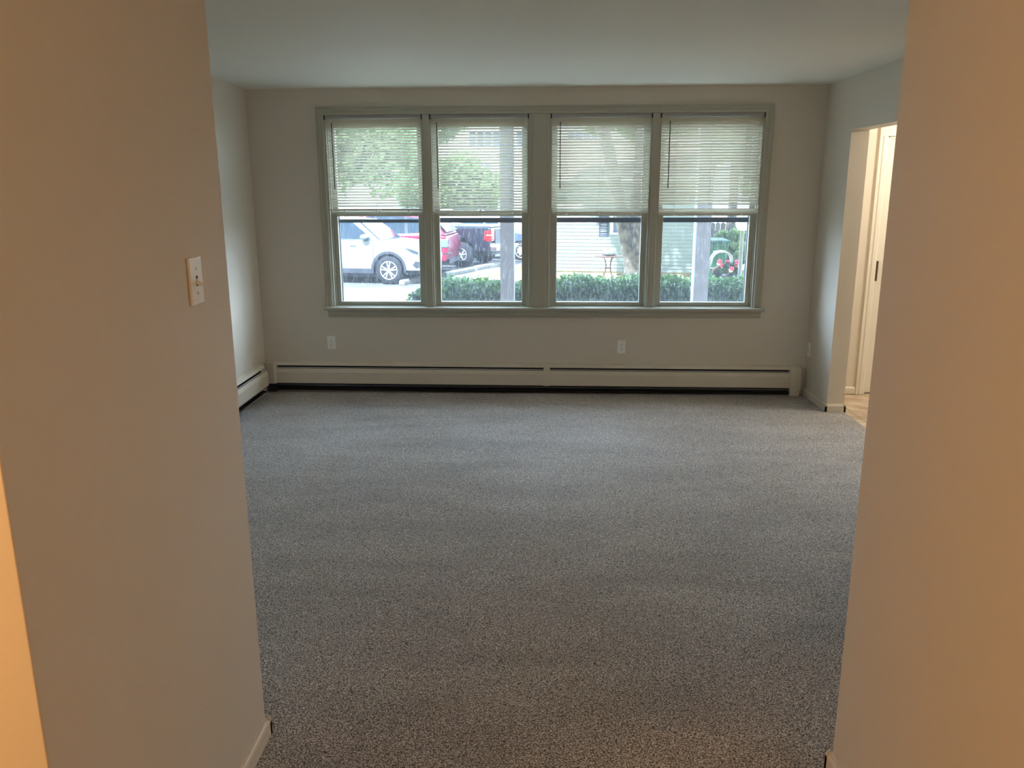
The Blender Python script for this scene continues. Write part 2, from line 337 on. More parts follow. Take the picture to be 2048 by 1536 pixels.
def frame(mb, x0, x1, z0, z1, y0, y1, l, r, b, t):
    mb.box(x0, x0 + l, y0, y1, z0, z1).box(x1 - r, x1, y0, y1, z0, z1).box(x0 + l, x1 - r, y0, y1, z0, z0 + b).box(x0 + l, x1 - r, y0, y1, z1 - t, z1)
def window(n, L, Rr):
    w = struct(on_back(root('window_%d' % n)), '%s of the four double hung windows' % ['leftmost', 'second from left', 'third from left', 'rightmost'][n - 1])
    j = MB(); frame(j, L, Rr, WZ0, WZ1, 0.0, 0.195, 0.012, 0.012, 0.004, 0.012)
    # parting stops
    for x, s in ((L + 0.012, 1), (Rr - 0.012, -1)):
        j.box(x, x + s * 0.012, 0.030, 0.044, WZ0, WZ1)
        j.box(x, x + s * 0.010, 0.128, 0.140, WZ0, WZ1)
    j.obj('window_frame', 'trim', w)
    a, b = L + 0.013, Rr - 0.013
    s = MB(); frame(s, a, b, 0.7285, 1.497, 0.048, 0.084, 0.046, 0.046, 0.032, 0.040)
    so = s.obj('lower_sash', 'trim', w, bevel=0.003)
    MB().box(a + 0.046, b - 0.046, 0.064, 0.068, 0.7605, 1.457).obj('glass_pane', 'pane', so)
    s = MB(); frame(s, a, b, 1.468, 2.228, 0.089, 0.125, 0.046, 0.046, 0.036, 0.062)
    so = s.obj('upper_sash', 'trim', w, bevel=0.003)
    MB().box(a + 0.046, b - 0.046, 0.105, 0.109, 1.504, 2.166).obj('glass_pane', 'pane', so)
    s = MB(); frame(s, a - 0.0, b + 0.0, 0.729, 2.228, 0.150, 0.172, 0.036, 0.036, 0.022, 0.03)
    rt_ = 1.430 if n == 1 else 1.441
    s.box(a + 0.036, b - 0.036, 0.150, 0.172, 1.402, rt_)
    so = s.obj('storm_frame', 'storm', w); so['label'] = 'dark metal storm frame outside the sashes'
    m_ = MB().box(a + 0.036, b - 0.036, 0.160, 0.163, 0.751, 1.402).box(a + 0.036, b - 0.036, 0.160, 0.163, rt_, 2.198)
    m_.obj('storm_pane', 'storm_pane', so)
    # sash lift / lock
    cx = (L + Rr) / 2
    MB().box(cx - 0.03, cx + 0.03, 0.05, 0.085, 1.497, 1.503).lathe([(0.014, 1.503), (0.014, 1.512), (0.006, 1.516)], 14, (cx, 0.068, 0)).obj('sash_lock', 'alu', w)
    return w
for i, (L, Rr) in enumerate(UN): window(i + 1, L, Rr)

# ------------------------------------------------------------------ blinds
BL_BOT = [1.505, 1.486, 1.478, 1.472]
TILT = [33.5, 34, 43, 51]
BLAB = ['cream mini blind in the leftmost window, half drawn, pale car below it',
        'cream mini blind in the second window from the left, beside the wide post',
        'cream mini blind in the third window from the left, tree trunk below it',
        'cream mini blind in the rightmost window, nearly shut, gaping above its bottom rail']
for i, (L, Rr) in enumerate(UN):
    b = on_back(root('mini_blind'))
    tag(b, BLAB[i], 'window blind', 'mini blinds in the window row')
    x0, x1 = L + 0.006, Rr - 0.004
    hr = MB()
    hr.prism([(-0.004, 2.214), (-0.004, 2.2365), (0.0, 2.2365), (0.0, 2.218), (0.024, 2.218), (0.024, 2.2365), (0.028, 2.2365), (0.028, 2.214)], x0, x1, 'x')
    hr.box(x0, x0 + 0.003, -0.004, 0.028, 2.214, 2.2365).box(x1 - 0.003, x1, -0.004, 0.028, 2.214, 2.2365)
    h_ = hr.obj('headrail', 'headrail', b)
    for xx in (x0, x1): MB().box(xx - 0.004 if xx == x0 else xx - 0.006, xx + 0.006 if xx == x0 else xx + 0.004, -0.008, 0.030, 2.206, 2.2405).obj('bracket', 'slot', b)
    zt, zb = 2.202, BL_BOT[i] + 0.018
    n = int(round((zt - zb) / 0.0216)); pitch = (zt - zb) / n
    sm = MB(); hw = 0.0125; yc = 0.012
    for k in range(n):
        zc = zt - (k + 0.25) * pitch
        th = -rad(TILT[i] + rng.uniform(-1.6, 1.6))
        if i == 3 and k >= n - 3: th = -rad([38, 8, 50][k - (n - 3)])
        if k < 3: th = -rad(70 - 6 * k)
        sag = 0.0006
        NX = 12
        prof = []
        for q in range(5):
            t = -1 + q * 0.5
            off = 0.0016 * (1 - t * t)            # crown of the slat
            prof.append((yc + t * hw * math.cos(th) + off * math.sin(th), t * hw * math.sin(th) + off * math.cos(th)))
        vsl = []; ph = rng.uniform(0, 6)
        for q in range(NX + 1):
            x = x0 + 0.004 + (x1 - x0 - 0.008) * q / NX
            dz = sag * math.sin(x * 7 + ph)
            for (y_, z_) in prof: vsl.append((x, y_, zc + z_ + dz))
        fsl = [(q * 5 + r_, q * 5 + r_ + 1, (q + 1) * 5 + r_ + 1, (q + 1) * 5 + r_) for q in range(NX) for r_ in range(4)]
        sm.add(vsl, fsl)
    so = sm.obj('slats', 'slat', b, smooth=True)
    MB().box(x0 + 0.004, x1 - 0.004, yc - 0.011, yc + 0.011, BL_BOT[i], BL_BOT[i] + 0.013).obj('bottom_rail', 'slat_rail', b, bevel=0.003)
    wdt = x1 - x0
    for fx in (0.165, 0.5, 0.835):
        x = x0 + wdt * fx
        MB().box(x - 0.0006, x + 0.0006, yc - 0.0125, yc - 0.0115, BL_BOT[i], 2.215).box(x - 0.0006, x + 0.0006, yc + 0.0115, yc + 0.0125, BL_BOT[i], 2.215).obj('ladder_cord', 'cord', b)
        MB().box(x - 0.007, x + 0.007, yc - 0.008, yc + 0.008, BL_BOT[i] - 0.010, BL_BOT[i] + 0.001).obj('cord_plug', 'plastic', b, bevel=0.002)
    xw = x0 + [0.058, 0.054, 0.072, 0.070][i]
    MB().tube([(xw, -0.013, 2.180), (xw + 0.002, -0.014, 1.672)], 0.0042, 6).obj('wand', 'wand', b)
    MB().tube([(xw, 0.004, 2.212), (xw, -0.012, 2.205), (xw, -0.013, 2.178)], 0.0016, 6).obj('wand_hook', 'cord', b)
    # lift cord down the right edge
    xc = x1 - 0.035 if i != 2 else x1 - 0.05
    MB().tube([(xc, -0.007, 2.212), (xc, -0.008, 1.9), (xc + 0.002, -0.008, 1.56)], 0.0011, 5).obj('lift_cord', 'cord', b)

# ------------------------------------------------------------------ baseboard heaters
def heater_parts(rt, a, b, segs, joints, caps):
    """local frame: x along wall, wall at y=0, room toward -y"""
    MB().box(a, b, -0.010, 0, 0.0075, 0.232).obj('back_panel', 'heater_shade', rt)  # painted black so the recess behind the covers reads as shade
    MB().prism([(0, 0.226), (-0.006, 0.226), (-0.040, 0.228), (-0.046, 0.231), (-0.046, 0.235), (-0.030, 0.252), (-0.004, 0.262), (0, 0.262)], a, b, 'x').obj('hood', 'heater', rt)
    MB().box(a, b, -0.053, -0.050, 0.2125, 0.2175).obj('damper', 'damper', rt)
    MB().box(a, b, -0.052, -0.012, 0.085, 0.15).box(a, b, -0.05, -0.012, 0.030, 0.036).obj('heating_element', 'heater_shade', rt)
    MB().tube([(a, -0.035, 0.062), (b, -0.035, 0.062)], 0.007, 8).obj('pipe', 'storm', rt)
    for (p, q) in segs:
        MB().prism([(-0.066, 0.082), (-0.068, 0.086), (-0.068, 0.176), (-0.058, 0.206), (-0.052, 0.208), (-0.050, 0.206), (-0.055, 0.200), (-0.063, 0.175), (-0.063, 0.082)], p, q, 'x').obj('front_cover', 'heater', rt)
    for (p, q) in joints:
        MB().prism([(-0.052, 0.08), (-0.071, 0.08), (-0.071, 0.177), (-0.060, 0.209), (-0.048, 0.238), (-0.030, 0.254), (-0.004, 0.264), (0, 0.264), (0, 0.25)], p, q, 'x').obj('joint_cover', 'heater', rt)
    for (p, q) in caps:
        MB().prism([(0, 0.058), (-0.072, 0.058), (-0.072, 0.178), (-0.064, 0.215), (-0.054, 0.240), (-0.034, 0.256), (-0.004, 0.266), (0, 0.266)], p, q, 'x').box(p + 0.003, q - 0.006, -0.066, -0.01, 0.012, 0.058).obj('end_cap', 'heater', rt, bevel=0.003)
h = root('baseboard_heater'); on_back(h); h.location.z = -0.007; h.rotation_euler = (0, rad(0.22), K)
heater_parts(h, -2.17, 2.13, [(-2.168, 0.084), (0.136, 2.112)], [(0.084, 0.136)], [(2.112, 2.200)])
tag(h, 'long cream baseboard heater under the windows with dark slots', 'baseboard heater', 'hot water baseboard heaters')
MB().prism([(-2.245, -0.001), (-2.165, -0.001), (-2.165, -0.075), (-2.178, -0.088), (-2.245, -0.088)], 0.078, 0.262, 'z').obj('corner_cover', 'heater', h, bevel=0.006)
MB().box(-2.245, -2.168, -0.075, -0.002, 0.010, 0.080).obj('corner_gap_shade', 'heater_shade', h)  # dark box put in as the shade of the gap under the corner cover
h = root('baseboard_heater', (XL, 6.60, 0.010), PI / 2); h.rotation_euler = (0, 0, PI / 2)
heater_parts(h, -3.6, -0.10, [(-3.55, -1.9), (-1.85, -0.102)], [(-1.9, -1.85)], [(-3.64, -3.55)])
tag(h, 'cream baseboard heater along the left wall, partly hidden by the near wall', 'baseboard heater', 'hot water baseboard heaters')
for ch in h.children:
    pass

# ------------------------------------------------------------------ outlets and switch
def outlet(loc, rz, label):
    t = root('wall_outlet', loc, rz)
    MB().box(-0.035, 0.035, -0.006, 0, -0.0565, 0.0565).obj('cover_plate', 'plastic', t, bevel=0.003)
    for s in (1, -1):
        r_ = MB().prism([(0.0165 * math.cos(q), s * 0.0195 + 0.0145 * max(-0.8, min(0.8, math.sin(q))) ) for q in [2 * PI * k / 20 for k in range(20)]], -0.0085, -0.004, 'y').obj('receptacle', 'plastic', t)
        MB().box(-0.0075, -0.0055, -0.0092, -0.008, s * 0.0195 - 0.001, s * 0.0195 + 0.008).box(0.0055, 0.0075, -0.0092, -0.008, s * 0.0195, s * 0.0195 + 0.007).lathe([(0.0025, -0.0092), (0.0025, -0.008)], 10, (0, 0, s * 0.0195 - 0.007), 'y').obj('slots', 'slot', r_)
    MB().lathe([(0.003, -0.008), (0.003, -0.005)], 10, (0, 0, 0), 'y').obj('screw', 'screw', t)
    tag(t, label, 'wall outlet', 'wall outlets')
    return t
def bw(x, y, z):
    return (x * math.cos(K) - y * math.sin(K), D + x * math.sin(K) + y * math.cos(K), z)
outlet(bw(-1.699, 0, 0.418), K, 'white duplex outlet on the window wall, below the leftmost window')
outlet(bw(0.728, 0, 0.393), K, 'white duplex outlet on the window wall, below the third window from the left')
outlet((XR, 6.575, 0.39), -PI / 2, 'outlet on the right wall beside the corner, seen edge on')
t = root('light_switch', (HLX, 1.982, 1.450), PI / 2)
MB().box(-0.037, 0.037, -0.0075, 0, -0.058, 0.058).obj('switch_plate', 'plastic', t, bevel=0.003)
MB().box(-0.0055, 0.0055, -0.0078, -0.006, -0.0125, 0.0125).obj('slot', 'slot', t)
MB().prism([(-0.006, 0.007), (-0.006, -0.009), (-0.021, -0.0125), (-0.022, -0.006)], -0.0045, 0.0045, 'x').obj('toggle', 'plastic', t, bevel=0.001)
for s in (1, -1): MB().lathe([(0.0032, -0.0092), (0.0035, -0.006)], 12, (0, 0, s * 0.030), 'y').obj('screw', 'screw', t)
tag(t, 'white toggle light switch on the tan wall at the left', 'light switch')

# ------------------------------------------------------------------ lamps (out of frame, they carry the warm light)
def lamp(name, loc, top, label):
    t = root(name, (loc[0], loc[1], top))
    MB().lathe([(0.09, 0), (0.09, -0.02), (0.05, -0.03)], 24).obj('canopy', 'alu', t, smooth=True)
    MB().lathe([(0.008, -0.03), (0.008, loc[2] - top + 0.11)], 10).obj('stem', 'alu', t)
    return tag(t, label, 'lamp')
t = root('floor_lamp', (HALL_LAMP[0], HALL_LAMP[1], 0))
MB().lathe([(0.14, 0), (0.14, 0.02), (0.02, 0.04), (0.015, 1.18), (0.03, 1.20)], 24).obj('stand', 'alu', t, smooth=True)
tag(t, 'slim floor lamp in the hall left of the near wall', 'lamp')
lamp('ceiling_lamp', ROOM_LAMP, H, 'ceiling lamp holder over the hall')
lamp('kitchen_lamp', KITCHEN_LAMP, H, 'ceiling lamp holder in the room past the opening')

# ================================================================== OUTSIDE
M['brick'] = mat('dark_brick', (0.14, 0.07, 0.05), 0.9, var=0.2, vscale=12)  # dark so the added storey reflects little onto the posts
M['asphalt'] = mat('asphalt', (0.16, 0.165, 0.18), 0.9, bump=0.5, bscale=60, var=0.15, vscale=2)
M['concrete'] = mat('concrete', (0.56, 0.54, 0.50), 0.85, bump=0.3, bscale=80, var=0.08, vscale=4)
M['stop'] = mat('old_concrete', (0.36, 0.35, 0.33), 0.9, bump=0.5, bscale=60, var=0.25, vscale=8)
M['grass'] = mat('strip_grass', (0.16, 0.20, 0.05), 0.95, bump=0.6, bscale=50, col2=(0.30, 0.28, 0.09), vscale=6)
M['lawn'] = mat('lawn_soil', (0.30, 0.30, 0.12), 0.95, bump=0.5, bscale=40, col2=(0.45, 0.38, 0.20), vscale=3)
M['siding'] = mat('white_siding', (0.40, 0.46, 0.48), 0.5)
M['corner'] = mat('corner_board', (0.80, 0.83, 0.86), 0.5)
M['stone'] = mat('foundation', (0.52, 0.45, 0.33), 0.9, var=0.15, vscale=8)
M['shutter'] = mat('shutter', (0.06, 0.08, 0.13), 0.6)
M['roof'] = mat('roof_shingle', (0.26, 0.19, 0.16), 0.9, bump=0.5, bscale=30, var=0.15, vscale=6)
M['darkglass'] = mat('dark_glass', (0.05, 0.07, 0.11), 0.08, spec=0.8)
M['farglass'] = mat('far_glass', (0.20, 0.22, 0.36), 0.15)
M['farwall'] = mat('far_wall', (0.60, 0.58, 0.55), 0.8)
M['leaf'] = mat('leaf', (0.19, 0.31, 0.11), 0.6, col2=(0.34, 0.47, 0.20), vscale=2.5, transl=0.5)
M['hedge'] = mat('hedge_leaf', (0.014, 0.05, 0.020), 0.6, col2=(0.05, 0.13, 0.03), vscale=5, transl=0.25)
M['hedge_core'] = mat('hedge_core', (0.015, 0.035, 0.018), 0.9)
M['bark'] = mat('bark', (0.055, 0.048, 0.048), 0.9, col2=(0.21, 0.18, 0.165), vscale=9, bump=1.0, bscale=35)
M['post'] = mat('post_paint', (0.20, 0.20, 0.225), 0.7, bump=0.3, bscale=40, var=0.04, vscale=10)
M['post_edge'] = mat('post_edge', (0.42, 0.47, 0.55), 0.6)
M['fence'] = mat('weathered_fence', (0.20, 0.17, 0.16), 0.9, col2=(0.32, 0.28, 0.26), vscale=4)
M['binm'] = mat('green_bin', (0.01, 0.10, 0.06), 0.45)
M['bindark'] = mat('bin_lid', (0.012, 0.09, 0.06), 0.5)
M['white'] = mat('white_matt', (0.72, 0.76, 0.82), 0.5)
M['pipe'] = mat('pale_tube', (0.30, 0.32, 0.34), 0.4)
M['pink'] = mat('pink_petals', (0.75, 0.12, 0.24), 0.6)
M['whitep'] = mat('white_petals', (0.85, 0.75, 0.72), 0.6)
M['pot'] = mat('dark_pot', (0.07, 0.065, 0.09), 0.6)
M['clay'] = mat('clay_pot', (0.42, 0.16, 0.08), 0.7)
M['bowl'] = mat('glazed_bowl', (0.20, 0.28, 0.26), 0.4, col2=(0.36, 0.40, 0.36), vscale=10)
M['iron'] = mat('rusty_iron', (0.13, 0.065, 0.055), 0.6)
M['lampm'] = mat('lamp_post_metal', (0.20, 0.22, 0.25), 0.5)
M['tyre'] = mat('tyre', (0.025, 0.03, 0.045), 0.8)
M['rim'] = mat('alloy_rim', (0.62, 0.66, 0.70), 0.3, metal=0.4)
M['hubcap'] = mat('white_wheel', (0.72, 0.74, 0.78), 0.4)
M['clad'] = mat('dark_cladding', (0.05, 0.06, 0.085), 0.6)
M['carwhite'] = mat('white_car_paint', (0.29, 0.35, 0.38), 0.25, coat=0.6)
M['carred'] = mat('red_car_paint', (0.36, 0.02, 0.09), 0.3, coat=0.6)
M['carblack'] = mat('black_truck_paint', (0.018, 0.022, 0.04), 0.3, coat=0.5)
M['carblue'] = mat('blue_car_paint', (0.10, 0.15, 0.27), 0.3, coat=0.6)
M['cglass'] = mat('car_glass', (0.03, 0.055, 0.09), 0.06, spec=1.0, coat=1.0)
M['lens'] = mat('headlight_lens', (0.20, 0.26, 0.32), 0.1, coat=1.0)
M['redlens'] = mat('red_lens', (0.65, 0.02, 0.03), 0.2, coat=0.8)
M['chrome'] = mat('chrome', (0.7, 0.72, 0.75), 0.15, metal=0.9)

# ---------------------------------------------------------------- ground
struct(MB().box(-60, 60, 6.9, 90, G - 0.25, G - 0.05).obj('parking_lot', 'asphalt'), 'grey asphalt parking lot')
def quad(name, pts, z0, z1, m, label):
    return struct(MB().prism([tuple(p) for p in pts], z0, z1, 'z').obj(name, m), label)
# the rows outside run at 20 degrees to the room: u goes along the row of wheel stops, w across it
UA = Vector((0.342, 0.940)); WA = Vector((0.940, -0.342))
def uw(u, w, o=(-3.0, 20.9)):
    p = Vector(o) + u * UA + w * WA; return (p.x, p.y)
quad('lawn', [(-30, 6.9), (30, 6.9), (30, 30), uw(9, 3.0), uw(9, 2.6), uw(-6, 2.6), (-30, 12)], G - 0.2, G - 0.012, 'lawn', 'dry green lawn in front of the white building')
quad('grass_strip', [uw(-3.5, 1.0), uw(-3.5, 1.4), uw(9, 1.4), uw(9, 1.0)], G - 0.2, G + 0.01, 'grass', 'strip of yellow green grass along the parking lot')
quad('walkway', [uw(-7.5, 1.4), uw(-7.5, 2.3), uw(9, 2.3), uw(9, 1.4)], G - 0.2, G, 'concrete', 'sunlit concrete walk beside the parked cars')
quad('garden_path', [(-6.4, 13.2), (-1.2, 12.2), (-1.4, 15.6), (-2.2, 18.6), (-5.4, 18.9)], G - 0.2, G + 0.004, 'concrete', 'sunlit concrete slabs left of the hedge')

# ---------------------------------------------------------------- porch
struct(MB().box(-6, 8, 7.05, 9.2, G - 0.2, -0.30).obj('bounce_slab', 'concrete'), 'unseen pale concrete porch floor added to bounce light indoors')  # pale slab added out of view, throws light up to the ceiling
for k, xx in enumerate((-0.277, 1.722)):
    t = root('porch_post', (xx, 8.47, -0.30))
    MB().box(-0.069, 0.069, -0.069, 0.069, 0, 3.35).obj('shaft', 'post', t)
    MB().box(-0.085, 0.085, -0.085, 0.085, 0, 0.16).obj('post_base', 'post', t)
    if k == 1: MB().box(-0.084, -0.0695, -0.060, 0.05, 0.16, 3.35).obj('edge_strip', 'post_edge', t)
    else: MB().box(0.0695, 0.078, -0.060, 0.05, 0.16, 3.35).obj('edge_strip', 'post_edge', t)
    tag(t, ['grey square porch post outside the second window from the left', 'grey square porch post with pale edge outside the rightmost window'][k], 'post', 'porch posts')
struct(MB().box(-3.2, 5.2, 8.40, 8.54, 2.70, 2.90).obj('porch_beam', 'post'), 'beam over the porch posts')
struct(MB().box(-6.0, 8.0, -2.4, 7.05, 2.75, 5.1).box(-6, 8, 6.87, 7.04, G - .2, 0.35).obj('shade_storey', 'brick'), 'added unseen storey that shades the porch posts')  # unseen mass added to keep the sun off the porch posts

# ---------------------------------------------------------------- foliage
def leaves_mesh(name, centers, normals, size, m, parent=None, seed=1, elong=1.6):
    r_ = np.random.default_rng(seed); n = len(centers)
    a = r_.normal(size=(n, 3)); a += normals * 0.6
    t = np.cross(a, r_.normal(size=(n, 3))); t /= np.linalg.norm(t, axis=1)[:, None] + 1e-9
    b = np.cross(a, t); b /= np.linalg.norm(b, axis=1)[:, None] + 1e-9
    s = size * r_.uniform(0.6, 1.3, size=(n, 1))
    v = np.stack([centers - t * s * elong * .5, centers + b * s * .5 - t * s * .1, centers + t * s * elong * .5, centers - b * s * .5 - t * s * .1], axis=1).reshape(-1, 3)
    me = bpy.data.meshes.new(name)
    me.from_pydata(v.tolist(), [], np.arange(n * 4).reshape(n, 4).tolist())
    me.materials.append(M[m]); o = bpy.data.objects.new(name, me); C.objects.link(o)
    if parent: o.parent = parent
    return o
def blob_pts(c, r, n, g, lumps=14):
    """points through the outer shell of a lumpy crown"""
    c = np.array(c, float); r = np.array(r, float)
    d = g.normal(size=(lumps, 3)); d /= np.linalg.norm(d, axis=1)[:, None]
    lc = c + d * r * g.uniform(0.35, 0.75, (lumps, 1)); lr = r.mean() * g.uniform(0.28, 0.5, lumps)
    idx = g.integers(0, lumps, n); q = g.normal(size=(n, 3)); q /= np.linalg.norm(q, axis=1)[:, None]
    return lc[idx] + q * (lr[idx] * g.uniform(0.55, 1.0, n) ** .5)[:, None], q
def tree(loc, h, blobs, n, size, label, seed, trunk_r=0.16, group=None, name='tree', lm='leaf', branches=None):
    t = root(name, (loc[0], loc[1], G)); g = np.random.default_rng(seed)
    P = []; N = []
    for (c, r) in blobs:
        p, q = blob_pts(c, r, int(n / len(blobs)), g); P.append(p); N.append(q)
    leaves_mesh('foliage', np.concatenate(P), np.concatenate(N), size, lm, t, seed)
    if trunk_r:
        mb = MB(); mb.tube([(0, 0, 0), (0.05, 0, h * .3), (-0.03, 0, h * .7), (0, 0, h)], [trunk_r * 1.25, trunk_r, trunk_r * .8, trunk_r * .4], 12)
        for (c, r) in blobs: mb.tube([(0, 0, h * .55), (c[0] * .5, c[1] * .5, (h * .6 + c[2]) / 2), c], [trunk_r * .5, trunk_r * .35, trunk_r * .12], 8)
        mb.obj('trunk', 'bark', t, smooth=True)
    return tag(t, label, 'tree', group)

# hedge
hd = root('hedge', (0, 10.2, G)); g = np.random.default_rng(3)
n = 42000
hx = g.uniform(-1.62, 6.2, n); face = g.random(n)
top = 1.165 + 0.02 * np.sin(hx * 5.1) + 0.015 * np.sin(hx * 11.3 + 1) + 0.012 * np.sin(hx * 2.3) + 0.03 * np.clip(hx, 0, 1)
prof_u = g.uniform(0, 1, n)
yy = np.where(face < 0.5, -0.38 + g.normal(0, .035, n), np.where(face < 0.9, g.uniform(-0.4, 0.5, n), 0.5))
zz = np.where(face < 0.5, top * g.uniform(0.25, 1.0, n), top + g.normal(0, .03, n) - 0.10 * (np.abs(yy) / .45) ** 3)
zz = np.where(face >= 0.9, top * g.uniform(0.3, 1, n), zz)
yy = yy + 0.05 * np.sin(hx * 9 + zz * 7)
endr = np.clip((hx + 1.62) / 0.30, 0, 1) ** .5
zz = zz * (0.70 + 0.30 * endr)
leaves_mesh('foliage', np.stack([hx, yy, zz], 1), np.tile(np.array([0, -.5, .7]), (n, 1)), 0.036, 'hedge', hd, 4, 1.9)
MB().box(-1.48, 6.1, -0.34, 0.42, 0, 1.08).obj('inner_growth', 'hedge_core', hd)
tag(hd, 'clipped dark green yew hedge outside the windows', 'hedge')

# the tree with two stems
t = root('forked_tree', (1.80, 15.1, G))
def stem(pts, r):
    m = MB(); P = []; RR = []
    for i in range(len(pts) - 1):
        for k in range(4):
            f = k / 4; P.append(tuple(pts[i][j] * (1 - f) + pts[i + 1][j] * f for j in range(3))); RR.append(r[i] * (1 - f) + r[i + 1] * f)
    P.append(pts[-1]); RR.append(r[-1])
    m.tube(P, RR, 20)
    return m
m = stem([(0.01, 0, 0), (0.0, 0, 0.8), (0.02, 0, 1.15), (0.055, 0.02, 1.75), (0.12, 0.1, 3.0), (0.3, 0.6, 5.0)], [0.17, 0.142, 0.145, 0.130, 0.12, 0.07])
m2 = stem([(-0.03, -0.02, 0.75), (-0.07, -0.03, 1.15), (-0.20, -0.05, 1.75), (-0.48, -0.1, 3.0), (-1.1, 0.3, 5.0)], [0.09, 0.10, 0.125, 0.115, 0.06])
for q in ([(0.12, 0.1, 3.0), (0.9, 1.0, 3.6), (1.6, 1.4, 4.0)], [(0.3, 0.6, 5.0), (0.8, 2.5, 6.5), (0.9, 3.2, 7.4)], [(-0.48, -0.1, 3.0), (-0.9, 1.2, 3.9), (-1.0, 2.4, 4.6)]):
    m.tube(q, [0.05, 0.035, 0.015], 8)
m.obj('stem', 'bark', t, smooth=True); m2.obj('stem', 'bark', t, smooth=True)
for ch in t.children:
    d_ = bpy.data.textures.new('bark_ridges', 'CLOUDS'); d_.noise_scale = 0.06
    sb = ch.modifiers.new('s', 'SUBSURF'); sb.levels = 1; sb.render_levels = 2
    dm = ch.modifiers.new('d', 'DISPLACE'); dm.texture = d_; dm.strength = 0.022; dm.texture_coords = 'LOCAL'
P = []; N = []; g = np.random.default_rng(11)
for (c, r, k) in [((-0.72, -2.2, 4.7), (0.75, .7, .6), 2600), ((0.0, 1.0, 4.1), (1.2, 1.0, .7), 5200), ((1.5, 1.5, 4.0), (1.2, 1.0, .9), 4200), ((-1.5, 3.6, 7.6), (1.7, 1.6, 1.1), 5200), ((0.9, 3.3, 7.4), (1.9, 1.7, 1.3), 5200), ((3.0, 2.6, 6.2), (1.4, 1.4, 1.3), 4200)]:  # first clump is out of view, placed to shade the right stem
    p, q = blob_pts(c, r, k, g); P.append(p); N.append(q)
leaves_mesh('foliage', np.concatenate(P), np.concatenate(N), 0.13, 'leaf', t, 12)
tag(t, 'forked tree trunk with rough bark behind the hedge', 'tree')

# trees beyond the lot
TG = 'trees beyond the parking lot'
tree((-8.5, 33), 6, [((0, 0, 4.6), (3.2, 2.5, 2.4)), ((2.2, -.5, 3.6), (2.2, 2, 1.8)), ((-2.5, 0, 4), (2.2, 2, 2))], 11000, 0.20, 'big leafy tree seen through the leftmost blind', 21, group=TG)
tree((-4.4, 37), 4, [((0, 0, 2.7), (2.2, 1.8, 1.4)), ((1.6, 0, 2.3), (1.7, 1.5, 1.2))], 8000, 0.18, 'round leafy tree seen low through the second blind from the left', 22, group=TG)
tree((-6.0, 44), 8, [((0, 0, 6.4), (2.6, 2.2, 2.4))], 5000, 0.24, 'tall leafy tree behind the round one, seen through the leftmost blind', 23, group=TG)
tree((7.2, 30.5), 7, [((0, 0, 5.0), (3.0, 2.0, 2.4)), ((1.8, 0, 3.2), (2.2, 1.6, 1.6)), ((-1.5, 0, 4.0), (1.4, 1.4, 1.5))], 15000, 0.17, 'dense leafy tree behind the fence, seen through the rightmost blind', 24, group='trees beyond the fence')

# ---------------------------------------------------------------- shrubs by the fence
def shrub(loc, blobs, n, size, label, seed):
    t = root('shrub', (loc[0], loc[1], G)); g = np.random.default_rng(seed); P = []; N = []
    for (c, r) in blobs:
        p, q = blob_pts(c, r, int(n / len(blobs)), g, 9); P.append(p); N.append(q)
    leaves_mesh('foliage', np.concatenate(P), np.concatenate(N), size, 'leaf', t, seed, 2.6)
    MB().tube([(0, 0, 0), (0.03, 0, .5), (0, 0, .9)], [0.03, .02, .01], 6).obj('stem', 'bark', t)
    return tag(t, label, 'shrub', 'shrubs by the fence')
shrub((5.45, 23.2), [((0, 0, 0.85), (.5, .35, .38)), ((0.3, 0, .6), (.4, .3, .4))], 3200, 0.07, 'narrow leaved shrub behind the green bin by the fence', 31)
shrub((6.05, 22.3), [((0, 0, 0.95), (.5, .4, .45)), ((-0.2, 0, .5), (.5, .3, .4))], 3600, 0.07, 'bushy shrub behind the pale tube frame by the fence', 32)

# ---------------------------------------------------------------- white sided building
BA = Vector((0.639, 23.0)); BB = Vector((4.47, 22.31)); bd = (BB - BA); BANG = math.atan2(bd.y, bd.x); BLEN = bd.length
b = root('white_sided_building', (BA.x, BA.y, G), BANG)
def siding(mb, x0, x1, z0, z1, y=0.0, st=0.098, holes=()):
    z = z0
    while z < z1 - 1e-4:
        zt = min(z + st, z1)
        segs = [(x0, x1)]
        for (hx0, hx1, hz0, hz1) in holes:
            if zt > hz0 + 0.01 and z < hz1 - 0.01:
                ns = []
                for (p, q) in segs:
                    if hx0 > p: ns.append((p, min(q, hx0)))
                    if hx1 < q: ns.append((max(p, hx1), q))
                segs = [s_ for s_ in ns if s_[1] - s_[0] > 0.01]
        for (p, q) in segs:
            mb.prism([(y, z), (y - 0.034, z), (y - 0.034, z + 0.010), (y - 0.006, zt + 0.002), (y, zt + 0.002)], p, q, 'x')
        z = zt
Lx = -0.9
hole = (1.47, 2.55, 1.10, 1.75)
m = MB(); siding(m, Lx, BLEN, 0.10, 2.56, holes=(hole,)); m.obj('siding', 'siding', b)
MB().box(Lx, 1.47, 0.005, 0.15, 0.1, 2.56).box(2.55, BLEN, 0.005, 0.15, 0.1, 2.56).box(1.47, 2.55, 0.005, 0.15, 0.1, 1.1).box(1.47, 2.55, 0.005, 0.15, 1.75, 2.56).box(Lx, Lx + .15, 0.15, 3.6, 0.1, 2.56).box(BLEN - .15, BLEN, 0.15, 3.6, .1, 2.56).obj('wall', 'siding', b)
for q in (BLEN - 0.10, Lx - 0.01): MB().box(q, q + 0.11, -0.045, 0.01, 0.08, 2.56).obj('corner_board', 'corner', b)
MB().box(Lx, BLEN, 0.0, 3.6, -0.1, 0.10).obj('foundation', 'stone', b)
